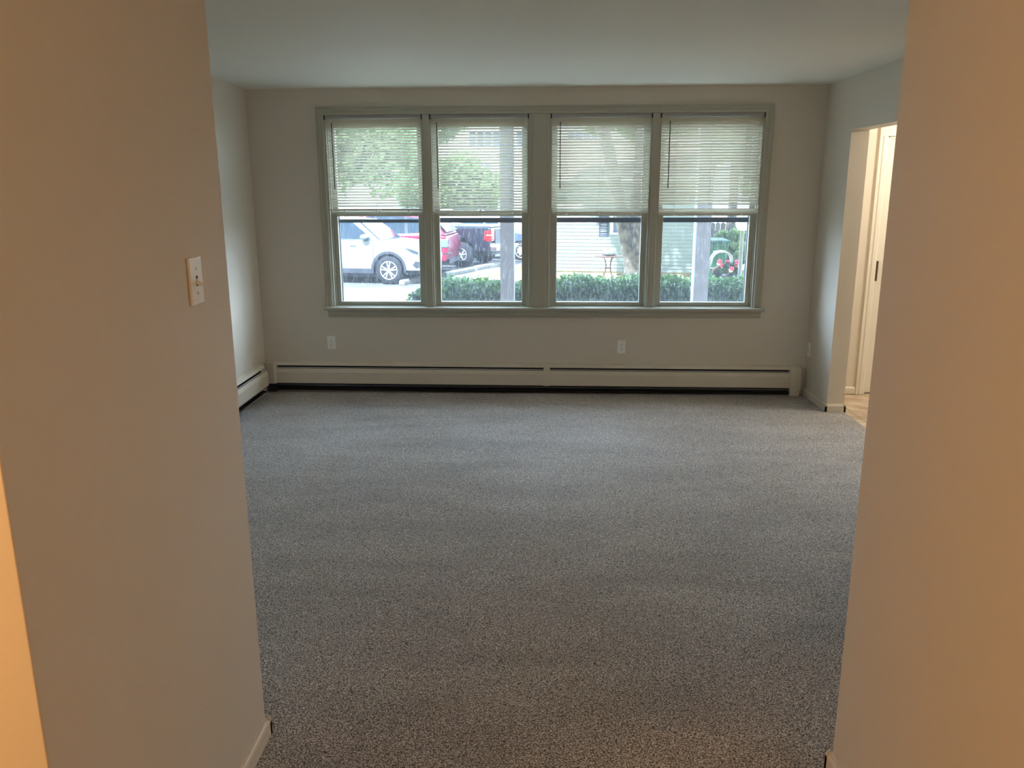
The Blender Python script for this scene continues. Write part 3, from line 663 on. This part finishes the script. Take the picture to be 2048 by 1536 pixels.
w_ = MB(); frame(w_, 1.50, 2.52, 1.11, 1.74, -0.03, 0.03, 0.06, 0.06, 0.05, 0.05); w_.box(1.99, 2.03, -0.025, 0.02, 1.13, 1.72).obj('window', 'corner', b)
MB().box(1.54, 2.48, 0.0, 0.01, 1.14, 1.70).obj('pane', 'farglass', b.children[-1])
for s0 in (1.17, 2.58):
    sm = MB(); frame(sm, s0, s0 + 0.27, 1.06, 1.78, -0.05, -0.02, 0.04, 0.04, 0.05, 0.05)
    for k in range(11): sm.prism([(-0.045, 1.115 + k * 0.057), (-0.025, 1.15 + k * 0.057), (-0.022, 1.146 + k * 0.057), (-0.042, 1.110 + k * 0.057)], s0 + .04, s0 + .23, 'x')
    sm.box(s0 + .04, s0 + .23, -0.022, -0.018, 1.1, 1.75).obj('shutter', 'shutter', b)
MB().prism([(-0.35, 2.52), (-0.35, 2.62), (1.8, 3.75), (3.9, 2.62), (3.9, 2.52)], Lx - 0.3, BLEN + 0.3, 'x').obj('roof', 'roof', b)
MB().box(Lx - 0.3, BLEN + 0.3, -0.42, -0.34, 2.50, 2.62).obj('gutter', 'corner', b)
tag(b, 'low white building with horizontal siding behind the forked tree', 'building')

# far building
b = root('far_building', (-6.5, 50.0, G))
MB().box(0, 13, 0, 8, 0, 6.6).obj('wall', 'farwall', b)
MB().prism([(-0.4, 6.5), (-0.4, 6.65), (4, 8.6), (8.4, 6.65), (8.4, 6.5)], -0.4, 13.4, 'x').obj('roof', 'roof', b)
for (wx, wz, ww, wh) in ((2.6, 4.7, 1.9, 0.95), (2.1, 3.1, 1.9, 0.8), (5.4, 4.7, 1.9, 0.95), (8.4, 4.7, 1.9, 0.95), (5.4, 2.6, 1.9, 1.2), (8.4, 2.6, 1.9, 1.2)):
    m = MB(); frame(m, wx, wx + ww, wz, wz + wh, -0.06, 0.0, 0.07, 0.07, 0.07, 0.07)
    for k in (1, 2, 3): m.box(wx + ww * k / 4 - 0.03, wx + ww * k / 4 + 0.03, -0.05, 0, wz, wz + wh)
    m.box(wx, wx + ww, -0.05, 0, wz + wh / 2 - 0.02, wz + wh / 2 + 0.02)
    w_ = m.obj('window', 'corner', b); MB().box(wx + 0.05, wx + ww - 0.05, -0.03, -0.01, wz + 0.05, wz + wh - 0.05).obj('pane', 'farglass', w_)
tag(b, 'two storey building beyond the parking lot, seen through the second blind', 'building')

# ---------------------------------------------------------------- fence
f = root('wooden_fence', (4.98, 24.2, G)); k = 0; x = 0.0
while x < 4.6:
    hgt = 1.34 + 0.02 * math.sin(x * 5)
    MB().prism([(x, 0.04), (x + 0.135, 0.04), (x + 0.135, hgt - 0.03), (x + 0.068, hgt + 0.02), (x, hgt - 0.03)], -0.012, 0.012, 'y').obj('board', 'fence', f); x += 0.15
MB().box(0, 4.6, 0.013, 0.05, 0.3, 0.38).box(0, 4.6, 0.013, 0.05, 1.05, 1.13).obj('rail', 'fence', f)
for x in (0.75, 2.6, 4.4): MB().box(x, x + 0.1, -0.05, 0.06, 0, 1.5).obj('post', 'fence', f)
tag(f, 'weathered wooden fence of upright boards behind the green bin', 'fence')

# ---------------------------------------------------------------- green bin
t = root('wheeled_bin', (4.60, 21.1, G), rad(8))
m = MB(); v = [(-0.20, -0.24, 0.04), (0.20, -0.24, 0.04), (0.20, 0.22, 0.04), (-0.20, 0.22, 0.04), (-0.26, -0.30, 0.98), (0.26, -0.30, 0.98), (0.26, 0.30, 0.98), (-0.26, 0.30, 0.98)]
m.add(v, [(0, 3, 2, 1), (4, 5, 6, 7), (0, 1, 5, 4), (1, 2, 6, 5), (2, 3, 7, 6), (3, 0, 4, 7)]).obj('bin_body', 'binm', t, bevel=0.02)
MB().prism([(-0.34, 0.99), (-0.34, 1.02), (-0.30, 1.06), (0.2, 1.10), (0.34, 1.04), (0.34, 0.99)], -0.285, 0.285, 'x').obj('lid', 'bindark', t, bevel=0.01)
MB().box(-0.275, 0.275, -0.318, 0.318, 0.93, 0.985).obj('rim_band', 'binm', t, bevel=0.005)
for s in (-1, 1): MB().lathe([(0.11, -0.025), (0.12, -0.015), (0.12, 0.015), (0.11, 0.025)], 20, (0, 0, 0), 'y').obj('wheel', 'tyre', t)
for ch, s in zip([c_ for c_ in t.children if c_.name.startswith('wheel')], (-1, 1)): ch.rotation_euler = (0, 0, PI / 2); ch.location = (s * 0.25, 0.24, 0.12)
MB().box(-0.13, 0.13, -0.303, -0.297, 0.74, 0.90).obj('sticker', 'white', t).rotation_euler = (rad(-1), 0, 0)
MB().box(-0.02, 0.07, -0.288, -0.282, 0.44, 0.50).box(-0.18, 0.18, -0.285, -0.27, 0.36, 0.375).obj('marking', 'white', t)
tag(t, 'green wheeled rubbish bin with white sticker by the fence', 'bin')

# ---------------------------------------------------------------- tube frame, flowers, lamp
t = root('hose_cart', (4.36, 19.4, G))
pts = []
for k in range(17):
    a = PI * k / 16
    pts.append((-0.03 + 0.24 * -math.cos(a) + 0.10, 0, 0.66 + 0.22 * math.sin(a)))
fr = [(-0.33, 0, 0.0)] + pts + [(0.33, 0.02, 0.30)]
MB().tube(fr, 0.020, 10).obj('tube_frame', 'pipe', t, smooth=True)
fr2 = [(p[0] + 0.03, 0.32, p[2]) for p in fr]
MB().tube(fr2, 0.020, 10).obj('tube_frame', 'pipe', t, smooth=True)
MB().tube([(-0.34, 0, 0.03), (0.36, 0, 0.02)], 0.016, 8).tube([(-0.30, 0.32, 0.03), (0.36, 0.32, 0.02)], 0.016, 8).tube([(-0.25, 0, 0.2), (-0.22, 0.32, 0.2)], 0.014, 8).obj('base_bar', 'pipe', t)
sp_ = []
for k in range(130):
    a = k * 2 * PI / 20; sp_.append((0.06 + 0.16 * math.cos(a) , 0.04 + 0.0018 * k, 0.36 + 0.16 * math.sin(a)))
MB().tube(sp_, 0.010, 6).obj('hose', 'iron', t)
MB().tube([(0.06, 0.02, 0.36), (0.06, 0.30, 0.36)], 0.12, 14).obj('reel_drum', 'tyre', t)
tag(t, 'pale curved tube cart with coiled hose behind the hedge', 'hose cart')

def flower_pot(loc, sc, label, seed, r0=0.13):
    t = root('flower_pot', (loc[0], loc[1], G))
    MB().lathe([(0.10 * sc, 0), (0.16 * sc, 0.30 * sc), (0.175 * sc, 0.30 * sc), (0.175 * sc, 0.34 * sc), (0.14 * sc, 0.34 * sc), (0.12 * sc, 0.28 * sc)], 24).obj('pot', 'pot', t, smooth=True)
    g = np.random.default_rng(seed); p, q = blob_pts((0, 0, 0.45 * sc), (0.22 * sc, 0.2 * sc, 0.14 * sc), 500, g, 8)
    leaves_mesh('leaves', p, q, 0.05, 'hedge', t, seed)
    for k in range(15):
        a = g.uniform(PI * 0.9, 2.1 * PI); rr = g.uniform(0.02, 0.24) * sc; z = (0.44 + g.uniform(0, .18)) * sc
        pm = MB()
        for j in range(7):
            b_ = 2 * PI * j / 7; cx_, cz_ = 0.028 * math.cos(b_), 0.028 * math.sin(b_)
            pm.lathe([(0.004, -0.012), (0.024, -0.006), (0.026, 0.004), (0.006, 0.012)], 8, (rr * math.cos(a) + cx_, rr * math.sin(a) - 0.06, z + cz_), 'y')
        pm.obj('blossom', 'pink' if k % 3 else 'whitep', t, smooth=True)
    return tag(t, label, 'flower pot', 'potted flowers')
flower_pot((4.50, 18.75), 1.2, 'dark pot of pink and white flowers beside the hose cart', 41)
t = root('lamp_post', (4.585, 18.3, G))
MB().lathe([(0.07, 0), (0.07, 0.1), (0.045, 0.14), (0.04, 1.40), (0.05, 1.42)], 16).obj('post', 'lampm', t, smooth=True)
MB().lathe([(0.05, 1.42), (0.10, 1.44), (0.15, 1.52), (0.16, 1.62), (0.13, 1.72), (0.05, 1.78)], 24).obj('globe', 'white', t, smooth=True)
tag(t, 'grey garden lamp post with white globe at the right of the rightmost window', 'lamp post')

# ---------------------------------------------------------------- bistro table
TX, TY = 1.82, 20.1
t = root('bistro_table', (TX, TY, G))
MB().lathe([(0.335, 0.72), (0.345, 0.726), (0.345, 0.738), (0.335, 0.742)], 32).obj('tabletop', 'iron', t)
for k in range(4):
    a = PI / 4 + k * PI / 2
    prof = [(0.17, 0.72), (0.10, 0.62), (0.075, 0.5), (0.085, 0.38), (0.15, 0.24), (0.25, 0.08), (0.29, 0.0)]
    MB().tube([(r_ * math.cos(a), r_ * math.sin(a), z) for r_, z in prof], 0.011, 8).obj('leg', 'iron', t, smooth=True)
MB().tube([(0.08 * math.cos(2 * PI * k / 16), 0.08 * math.sin(2 * PI * k / 16), 0.44) for k in range(17)], 0.009, 6).obj('ring_brace', 'iron', t)
tag(t, 'small round iron garden table beside the forked tree', 'table')
t = root('planter_bowl', (TX + 0.02, TY - 0.05, G + 0.742))
MB().lathe([(0.09, 0), (0.15, 0.02), (0.18, 0.08), (0.16, 0.13), (0.17, 0.15), (0.15, 0.145), (0.12, 0.09), (0.06, 0.03)], 24).obj('bowl', 'bowl', t, smooth=True)
g = np.random.default_rng(5); p, q = blob_pts((0, 0, 0.13), (0.10, 0.1, 0.03), 120, g, 6)
leaves_mesh('leaves', p, q, 0.03, 'leaf', t, 5)
tag(t, 'round glazed bowl planter on the iron garden table', 'planter')

# ---------------------------------------------------------------- wheel stops
def wheel_stop(c, ang, label, L=1.75, roll=0):
    m = MB().prism([(-0.09, 0), (-0.08, 0.10), (-0.04, 0.135), (0.04, 0.135), (0.08, 0.10), (0.09, 0)], -L / 2, L / 2, 'x')
    o = m.obj('wheel_stop', 'stop', bevel=0.02); o.location = (c[0], c[1], G - 0.05); o.rotation_euler = (0, roll, ang)
    return tag(o, label, 'wheel stop', 'concrete wheel stops')
sa = math.atan2(UA.y, UA.x)
wheel_stop((-3.05, 21.35), sa - 0.1, 'concrete wheel stop in front of the white car', 1.5)
wheel_stop((-2.16, 23.5), sa - 0.05, 'worn concrete wheel stop below the rear of the red car')
wheel_stop((-1.40, 25.4), sa - 0.1, 'concrete wheel stop behind the black pickup, beside the porch post')

# ---------------------------------------------------------------- cars
def arch_outline(top, wheels, zb, R_=0.42, wz=0.35, n=14):
    """closed side outline: top points run rear to front; wheel cut-outs along the bottom"""
    pts = list(top); xf, xr = top[-1][0], top[0][0]
    pts.append((xf - 0.03, zb))
    for wx in sorted(wheels, reverse=True):
        a0 = math.asin(max(-1, min(1, (zb - wz) / R_)))
        for k in range(n + 1):
            a = a0 + (PI - 2 * a0) * k / n
            pts.append((wx + R_ * math.cos(a), wz + R_ * math.sin(a)))
    pts.append((xr + 0.03, zb))
    return pts
def hull(name, outline, hw, m, parent, inset=0.07):
    """body side outline swept across, its flanks tucked in towards roof and sill"""
    n = len(outline); cxm = sum(p[0] for p in outline) / n
    zs = [p[1] for p in outline]; zmin, zmax = min(zs), max(zs)
    def ins(p, d):
        x = p[0]; e = abs(x) / 2.3
        return (x * (1 - d * 0.5 * (e ** 2) / 2.3), p[1] - (d * 0.5 if p[1] > zmax - 0.35 else 0))
    mb = MB(); sl_ = [(-hw + 0.0, inset), (-hw + inset * .5, 0.02), (hw - inset * .5, 0.02), (hw, inset)]
    v = []
    for (y, d) in sl_: v += [(ins(p, d * 1.2)[0], y, ins(p, d * 0.8)[1]) for p in outline]
    fs_ = [tuple(range(n - 1, -1, -1)), tuple(range(3 * n, 4 * n))]
    for s_ in range(3): fs_ += [(s_ * n + i, s_ * n + (i + 1) % n, (s_ + 1) * n + (i + 1) % n, (s_ + 1) * n + i) for i in range(n)]
    mb.add(v, fs_); return mb.obj(name, m, parent, bevel=0.02)
def wheel(parent, x, y, r, side, rimm='rim', spokes=10, rr=0.66, dark='clad'):
    m = MB().lathe([(r * rr, -0.10), (r * 0.93, -0.115), (r, -0.08), (r, 0.08), (r * 0.93, 0.115), (r * rr, 0.10)], 40, (0, 0, 0), 'y')
    w = m.obj('wheel', 'tyre', parent, smooth=True); w.location = (x, y, r)
    yo = side * 0.095
    MB().lathe([(r * rr, yo - side * 0.05), (r * rr * 0.98, yo - side * 0.045)], 32, (0, 0, 0), 'y').obj('brake_disc', dark, w)
    m = MB()
    m.lathe([(r * rr, yo - side * .03), (r * rr * 1.0, yo + side * .012), (r * rr * 0.90, yo + side * .010), (r * rr * 0.88, yo - side * .03)], 40, (0, 0, 0), 'y')
    m.lathe([(r * 0.14, yo - side * .02), (r * 0.13, yo + side * .004), (0.01, yo + side * .006)], 20, (0, 0, 0), 'y')
    if spokes:
        for k in range(spokes):
            a = 2 * PI * (k + (0.18 if k % 2 else -0.18)) / spokes
            mt = Matrix.Rotation(a, 4, 'Y')
            m.box(r * 0.10, r * rr * 0.93, yo - 0.012, yo + 0.006, -r * 0.045, r * 0.045, mt)
    else:
        for k in range(8):
            a = 2 * PI * k / 8; mt = Matrix.Rotation(a, 4, 'Y')
        m.lathe([(r * rr * 0.9, yo - side * 0.005), (r * 0.3, yo + side * 0.02), (0.01, yo + side * 0.02)], 30, (0, 0, 0), 'y')
    m.obj('rim', rimm, w, smooth=False)
    if not spokes:
        s = MB()
        for k in range(8):
            a = 2 * PI * k / 8
            s.lathe([(0.022, yo + side * 0.008), (0.022, yo + side * 0.024)], 8, (r * rr * 0.62 * math.cos(a), 0, r * rr * 0.62 * math.sin(a)), 'y')
        s.obj('rim_holes', 'slot', w)
    return w
def cabin(parent, base, roof, hw_b, hw_r, m):
    """greenhouse between belt line (x,z) list and roof (x,z) list, same count, rear to front"""
    v = []
    for s in (-1, 1):
        v += [(p[0], s * hw_b, p[1]) for p in base] + [(p[0], s * hw_r, p[1]) for p in roof]
    n = len(base); f = []
    for s in (0, 1):
        o = s * 2 * n; f += [(o + i, o + i + 1, o + n + i + 1, o + n + i) for i in range(n - 1)]
    f += [(i, 2 * n + i, 2 * n + i + 1, i + 1) for i in range(n - 1)]
    f += [(n + i, n + i + 1, 3 * n + i + 1, 3 * n + i) for i in range(n - 1)]
    f += [(0, n, 3 * n, 2 * n), (n - 1, 3 * n - 1 + 0, 4 * n - 1, 2 * n - 1)]
    f[-1] = (n - 1, 2 * n - 1, 4 * n - 1, 3 * n - 1)
    return MB().add(v, f).obj('cabin', m, parent, bevel=0.02)
def pane3(name, parent, pts, th, m='cglass'):
    """a thin slab over 4+ coplanar-ish points, pushed out along its normal"""
    P = [Vector(p) for p in pts]; nrm = (P[1] - P[0]).cross(P[-1] - P[0]).normalized() * th
    n = len(P); v = [p for p in P] + [p + nrm for p in P]
    f = [tuple(range(n - 1, -1, -1)), tuple(range(n, 2 * n))] + [(i, (i + 1) % n, n + (i + 1) % n, n + i) for i in range(n)]
    return MB().add(v, f).obj(name, m, parent)
def side_pane(parent, pts_xz, zb, zt, hb, ht, s, m='cglass', name='side_window'):
    P = []
    for (x, z) in pts_xz:
        f = (z - zb) / (zt - zb); P.append((x, s * (hb + (ht - hb) * f + 0.004), z))
    return pane3(name, parent, P, 0.006 * (1 if s < 0 else -1), m)

def place(o, wheel_local, wheel_world, ang):
    c_, s_ = math.cos(ang), math.sin(ang)
    o.location = (wheel_world[0] - (wheel_local[0] * c_ - wheel_local[1] * s_), wheel_world[1] - (wheel_local[0] * s_ + wheel_local[1] * c_), G - 0.05)
    o.rotation_euler = (0, 0, ang)
CARANG = math.atan2(WA.y, WA.x)

# --- white compact SUV, nose to the right
t = root('parked_suv'); hw = 0.90
top = [(-2.20, 0.62), (-2.22, 0.95), (-2.10, 1.13), (-1.0, 1.15), (0.2, 1.13), (1.02, 1.11), (1.55, 1.06), (1.95, 0.98), (2.16, 0.86), (2.24, 0.66), (2.22, 0.42)]
hull('body', arch_outline(top, (1.335, -1.335), 0.36, 0.435, 0.37), hw, 'carwhite', t)
base = [(-2.10, 1.12), (-1.2, 1.14), (0.0, 1.13), (1.08, 1.10)]; rf = [(-1.85, 1.50), (-1.0, 1.64), (-0.1, 1.66), (0.42, 1.60)]
cabin(t, base, rf, 0.84, 0.64, 'carwhite')
for s in (-1, 1):
    side_pane(t, [(-0.08, 1.15), (0.86, 1.14), (0.62, 1.34), (0.30, 1.56), (-0.12, 1.60)], 1.12, 1.64, 0.84, 0.64, s)
    side_pane(t, [(-1.10, 1.17), (-0.14, 1.15), (-0.18, 1.60), (-1.0, 1.58)], 1.12, 1.64, 0.84, 0.64, s)
    side_pane(t, [(-1.75, 1.22), (-1.18, 1.18), (-1.10, 1.56), (-1.55, 1.50)], 1.12, 1.64, 0.84, 0.64, s)
    # mirror
    m = MB().lathe([(0.02, -0.05), (0.075, -0.03), (0.085, 0.03), (0.06, 0.09), (0.02, 0.11)], 16, (0, 0, 0), 'y').obj('mirror', 'carwhite', t, smooth=True)
    m.location = (0.72, s * 0.98, 1.20); m.scale = (1.2, 1.1, 0.85)
    MB().box(0.69, 0.76, s * 0.83, s * 0.95, 1.13, 1.16).obj('mirror_arm', 'clad', t)
    wheel(t, 1.335, s * 0.80, 0.36, s); wheel(t, -1.335, s * 0.80, 0.36, s)
    # cladding: sill and arches
    MB().box(-0.92, 0.92, s * 0.86, s * 0.905, 0.27, 0.40).obj('sill_cladding', 'clad', t, bevel=0.01)
    for wx in (1.335, -1.335):
        v = []; n = 18
        a0 = -0.1
        for k in range(n + 1):
            a = a0 + (PI - 2 * a0) * k / n
            for r_ in (0.415, 0.475):
                for y in (0.80, 0.912): v.append((wx + r_ * math.cos(a), s * y, 0.37 + r_ * math.sin(a)))
        f = []
        for k in range(n):
            o_ = 4 * k; f += [(o_, o_ + 4, o_ + 5, o_ + 1), (o_ + 2, o_ + 3, o_ + 7, o_ + 6), (o_ + 1, o_ + 5, o_ + 7, o_ + 3), (o_, o_ + 2, o_ + 6, o_ + 4)]
        f += [(0, 1, 3, 2), (4 * n, 4 * n + 2, 4 * n + 3, 4 * n + 1)]
        MB().add(v, f).obj('arch_trim', 'clad', t)
    # headlight sweeping back along the fender
    hl = [(1.70, 0.955), (1.86, 0.955), (2.06, 0.90), (2.20, 0.82), (2.19, 0.74), (2.02, 0.78), (1.86, 0.84)]
    P = [(x, s * 0.902, z) for x, z in hl]
    pane3('headlight', t, P, 0.012 * (1 if s < 0 else -1), 'lens')
    P = [(x, s * 0.915, z) for x, z in [(1.80, 0.93), (2.0, 0.885), (2.14, 0.83), (2.14, 0.78), (1.98, 0.82)]]
    pane3('headlight_inner', t, P, 0.006 * (1 if s < 0 else -1), 'clad')
    P = [(x, s * 0.902, z) for x, z in [(1.98, 0.50), (2.06, 0.60), (2.20, 0.585), (2.20, 0.44), (2.08, 0.42)]]
    pane3('fog_recess', t, P, 0.014 * (1 if s < 0 else -1), 'clad')
    MB().box(0.30, 0.46, s * 0.90, s * 0.925, 0.98, 1.01).box(-0.80, -0.64, s * 0.90, s * 0.925, 0.98, 1.01).obj('door_handle', 'carwhite', t)
    for xd in (0.93, -0.12, -1.05): MB().box(xd - 0.004, xd + 0.004, s * 0.895, s * 0.9022, 0.45 if xd > 0 else 0.5, 1.10).obj('door_gap', 'clad', t)
pane3('windshield', t, [(1.06, -0.76, 1.12), (1.06, 0.76, 1.12), (0.46, 0.60, 1.585), (0.46, -0.60, 1.585)], 0.02)
pane3('rear_window', t, [(-2.10, 0.7, 1.2), (-2.10, -0.7, 1.2), (-1.88, -0.58, 1.47), (-1.88, 0.58, 1.47)], 0.02)
MB().box(2.20, 2.26, -0.55, 0.55, 0.55, 0.82).obj('grille', 'clad', t, bevel=0.02)
MB().box(2.05, 2.24, -0.80, 0.80, 0.28, 0.40).box(-2.2, -2.05, -0.8, 0.8, 0.28, 0.45).obj('bumper', 'clad', t, bevel=0.02)
MB().box(-2.0, 2.0, -0.7, 0.7, 0.24, 0.9).obj('underbody', 'clad', t)
for s in (-1, 1): MB().tube([(-1.5, s * 0.60, 1.60), (-1.4, s * 0.60, 1.68), (0.0, s * 0.60, 1.70), (0.15, s * 0.6, 1.64)], 0.014, 8).obj('roof_rail', 'alu', t)
place(t, (1.335, -0.88), (-3.71, 20.85), rad(-11))
tag(t, 'white SUV parked outside the leftmost window, nose to the right', 'car')

# --- red SUV behind it, tail to the right
t = root('parked_suv'); hw = 0.92
top = [(-2.28, 0.55), (-2.32, 0.80), (-2.24, 1.10), (-1.9, 1.16), (0.2, 1.12), (1.0, 1.10), (1.75, 1.0), (2.15, 0.88), (2.3, 0.6)]
hull('body', arch_outline(top, (1.4, -1.4), 0.40, 0.42, 0.36), hw, 'carred', t)
cabin(t, [(-2.2, 1.12), (-1.2, 1.13), (0.0, 1.12), (1.05, 1.09)], [(-1.75, 1.66), (-1.0, 1.72), (-0.1, 1.73), (0.40, 1.66)], 0.86, 0.66, 'carred')
for s in (-1, 1):
    side_pane(t, [(-0.08, 1.15), (0.84, 1.14), (0.32, 1.60), (-0.12, 1.64)], 1.12, 1.70, 0.86, 0.66, s)
    side_pane(t, [(-1.05, 1.15), (-0.14, 1.15), (-0.18, 1.64), (-1.0, 1.63)], 1.12, 1.70, 0.86, 0.66, s)
    side_pane(t, [(-1.85, 1.24), (-1.12, 1.16), (-1.06, 1.62), (-1.60, 1.57)], 1.12, 1.70, 0.86, 0.66, s)
    side_pane(t, [(-0.15, 1.15), (-0.07, 1.15), (-0.11, 1.64), (-0.19, 1.64)], 1.12, 1.70, 0.862, 0.662, s, 'clad', 'door_pillar')
    side_pane(t, [(-1.13, 1.16), (-1.04, 1.155), (-0.99, 1.63), (-1.07, 1.63)], 1.12, 1.70, 0.862, 0.662, s, 'clad', 'door_pillar')
    wheel(t, 1.4, s * 0.82, 0.35, s); wheel(t, -1.4, s * 0.82, 0.35, s)
    MB().box(-2.29, -2.02, s * 0.80, s * 0.935, 0.78, 1.02).obj('taillight', 'lens', t, bevel=0.02)
    MB().box(-2.31, -2.0, s * 0.60, s * 0.93, 0.60, 0.63).obj('bumper_groove', 'clad', t)
    for q in ((-1.90, 1.18, -1.1, 1.135), (-1.1, 1.135, 0.9, 1.125)): MB().tube([(q[0], s * 0.872, q[1]), (q[2], s * 0.872, q[3])], 0.018, 6).obj('belt_trim', 'chrome', t)
    side_pane(t, [(-2.02, 1.14), (-1.84, 1.17), (-1.58, 1.62), (-1.70, 1.66)], 1.12, 1.70, 0.865, 0.665, s, 'white', 'pillar_trim')
pane3('rear_window', t, [(-2.22, 0.74, 1.20), (-2.22, -0.74, 1.20), (-1.83, -0.62, 1.62), (-1.83, 0.62, 1.62)], 0.02, 'lens')
pane3('windshield', t, [(1.02, -0.76, 1.12), (1.02, 0.76, 1.12), (0.44, 0.60, 1.64), (0.44, -0.60, 1.64)], 0.02)
MB().box(-2.0, 2.0, -0.7, 0.7, 0.26, 0.9).box(-2.3, -2.1, -0.8, 0.8, 0.32, 0.45).obj('underbody', 'clad', t)
place(t, (-2.28, 0.92), (-2.42, 23.05), rad(-6) + PI)
tag(t, 'red SUV parked behind the white one, tail to the right', 'car')

# --- black pickup, tail to the right
t = root('pickup_truck'); hw = 0.97
top = [(-2.62, 0.62), (-2.66, 1.20), (-2.60, 1.24), (0.0, 1.22), (1.2, 1.18), (2.3, 1.08), (2.62, 0.95), (2.66, 0.55)]
hull('body', arch_outline(top, (1.85, -1.62), 0.52, 0.50, 0.42), hw, 'carblack', t, 0.05)
cabin(t, [(-0.7, 1.20), (-0.1, 1.21), (0.8, 1.20), (1.45, 1.17)], [(-0.55, 1.76), (0.0, 1.80), (0.5, 1.80), (0.85, 1.74)], 0.90, 0.70, 'carblack')
for s in (-1, 1):
    side_pane(t, [(-0.5, 1.25), (1.2, 1.22), (0.78, 1.70), (-0.42, 1.71)], 1.20, 1.78, 0.90, 0.70, s)
    wheel(t, 1.85, s * 0.86, 0.39, s, 'rim', 6, 0.5); wheel(t, -1.62, s * 0.86, 0.39, s, 'rim', 6, 0.5)
    tl_ = MB().prism([(-2.665, 0.84), (-2.55, 0.80), (-2.40, 0.86), (-2.44, 1.14), (-2.665, 1.16)], s * 0.72 if s > 0 else -0.985, 0.985 if s > 0 else s * 0.72, 'y').obj('taillight', 'redlens', t, bevel=0.015)
    MB().box(-2.672, -2.5, s * 0.86, s * 0.992, 0.99, 1.02).obj('reverse_lens', 'white', tl_)
MB().box(-2.82, -2.60, -0.92, 0.92, 0.52, 0.66).obj('rear_bumper', 'chrome', t, bevel=0.02)
MB().box(-2.675, -2.655, -0.70, 0.70, 0.72, 1.18).obj('tailgate', 'clad', t, bevel=0.01)
MB().box(-2.60, -0.72, -0.90, 0.90, 1.235, 1.275).obj('bed_cover', 'carblue', t, bevel=0.01)
MB().box(-2.5, 2.3, -0.6, 0.6, 0.36, 0.9).obj('underbody', 'clad', t)
place(t, (-1.62, 0.97), (-2.28, 25.6), CARANG + PI)
tag(t, 'black pickup truck with red taillight, seen through the second window', 'car')

# --- dark blue car, nose to the right
t = root('parked_sedan'); hw = 0.88
top = [(-2.25, 0.55), (-2.28, 0.90), (-2.0, 1.02), (-1.0, 1.0), (0.9, 0.98), (1.6, 0.90), (2.1, 0.78), (2.25, 0.5)]
hull('body', arch_outline(top, (1.35, -1.35), 0.30, 0.37, 0.31), hw, 'carblue', t)
cabin(t, [(-1.85, 0.99), (-1.0, 0.99), (0.0, 0.99), (1.0, 0.96)], [(-1.1, 1.38), (-0.7, 1.43), (0.0, 1.44), (0.25, 1.40)], 0.82, 0.60, 'white')
for s in (-1, 1):
    side_pane(t, [(-0.05, 1.02), (0.80, 1.01), (0.22, 1.36), (-0.08, 1.38)], 0.99, 1.42, 0.82, 0.60, s)
    side_pane(t, [(-1.2, 1.03), (-0.12, 1.02), (-0.14, 1.38), (-0.95, 1.36)], 0.99, 1.42, 0.82, 0.60, s)
    wheel(t, 1.35, s * 0.79, 0.32, s, 'hubcap', 0, 0.74); wheel(t, -1.35, s * 0.79, 0.32, s, 'hubcap', 0, 0.74)
    MB().box(2.0, 2.2, s * 0.55, s * 0.87, 0.62, 0.76).obj('headlight', 'lens', t, bevel=0.02)
pane3('windshield', t, [(1.0, -0.74, 0.99), (1.0, 0.74, 0.99), (0.28, 0.55, 1.385), (0.28, -0.55, 1.385)], 0.02)
MB().box(-2.0, 1.9, -0.6, 0.6, 0.2, 0.8).obj('underbody', 'clad', t)
place(t, (1.35, -0.86), (-0.42, 28.2), CARANG)
tag(t, 'dark blue car with white wheel beyond the porch post', 'car')
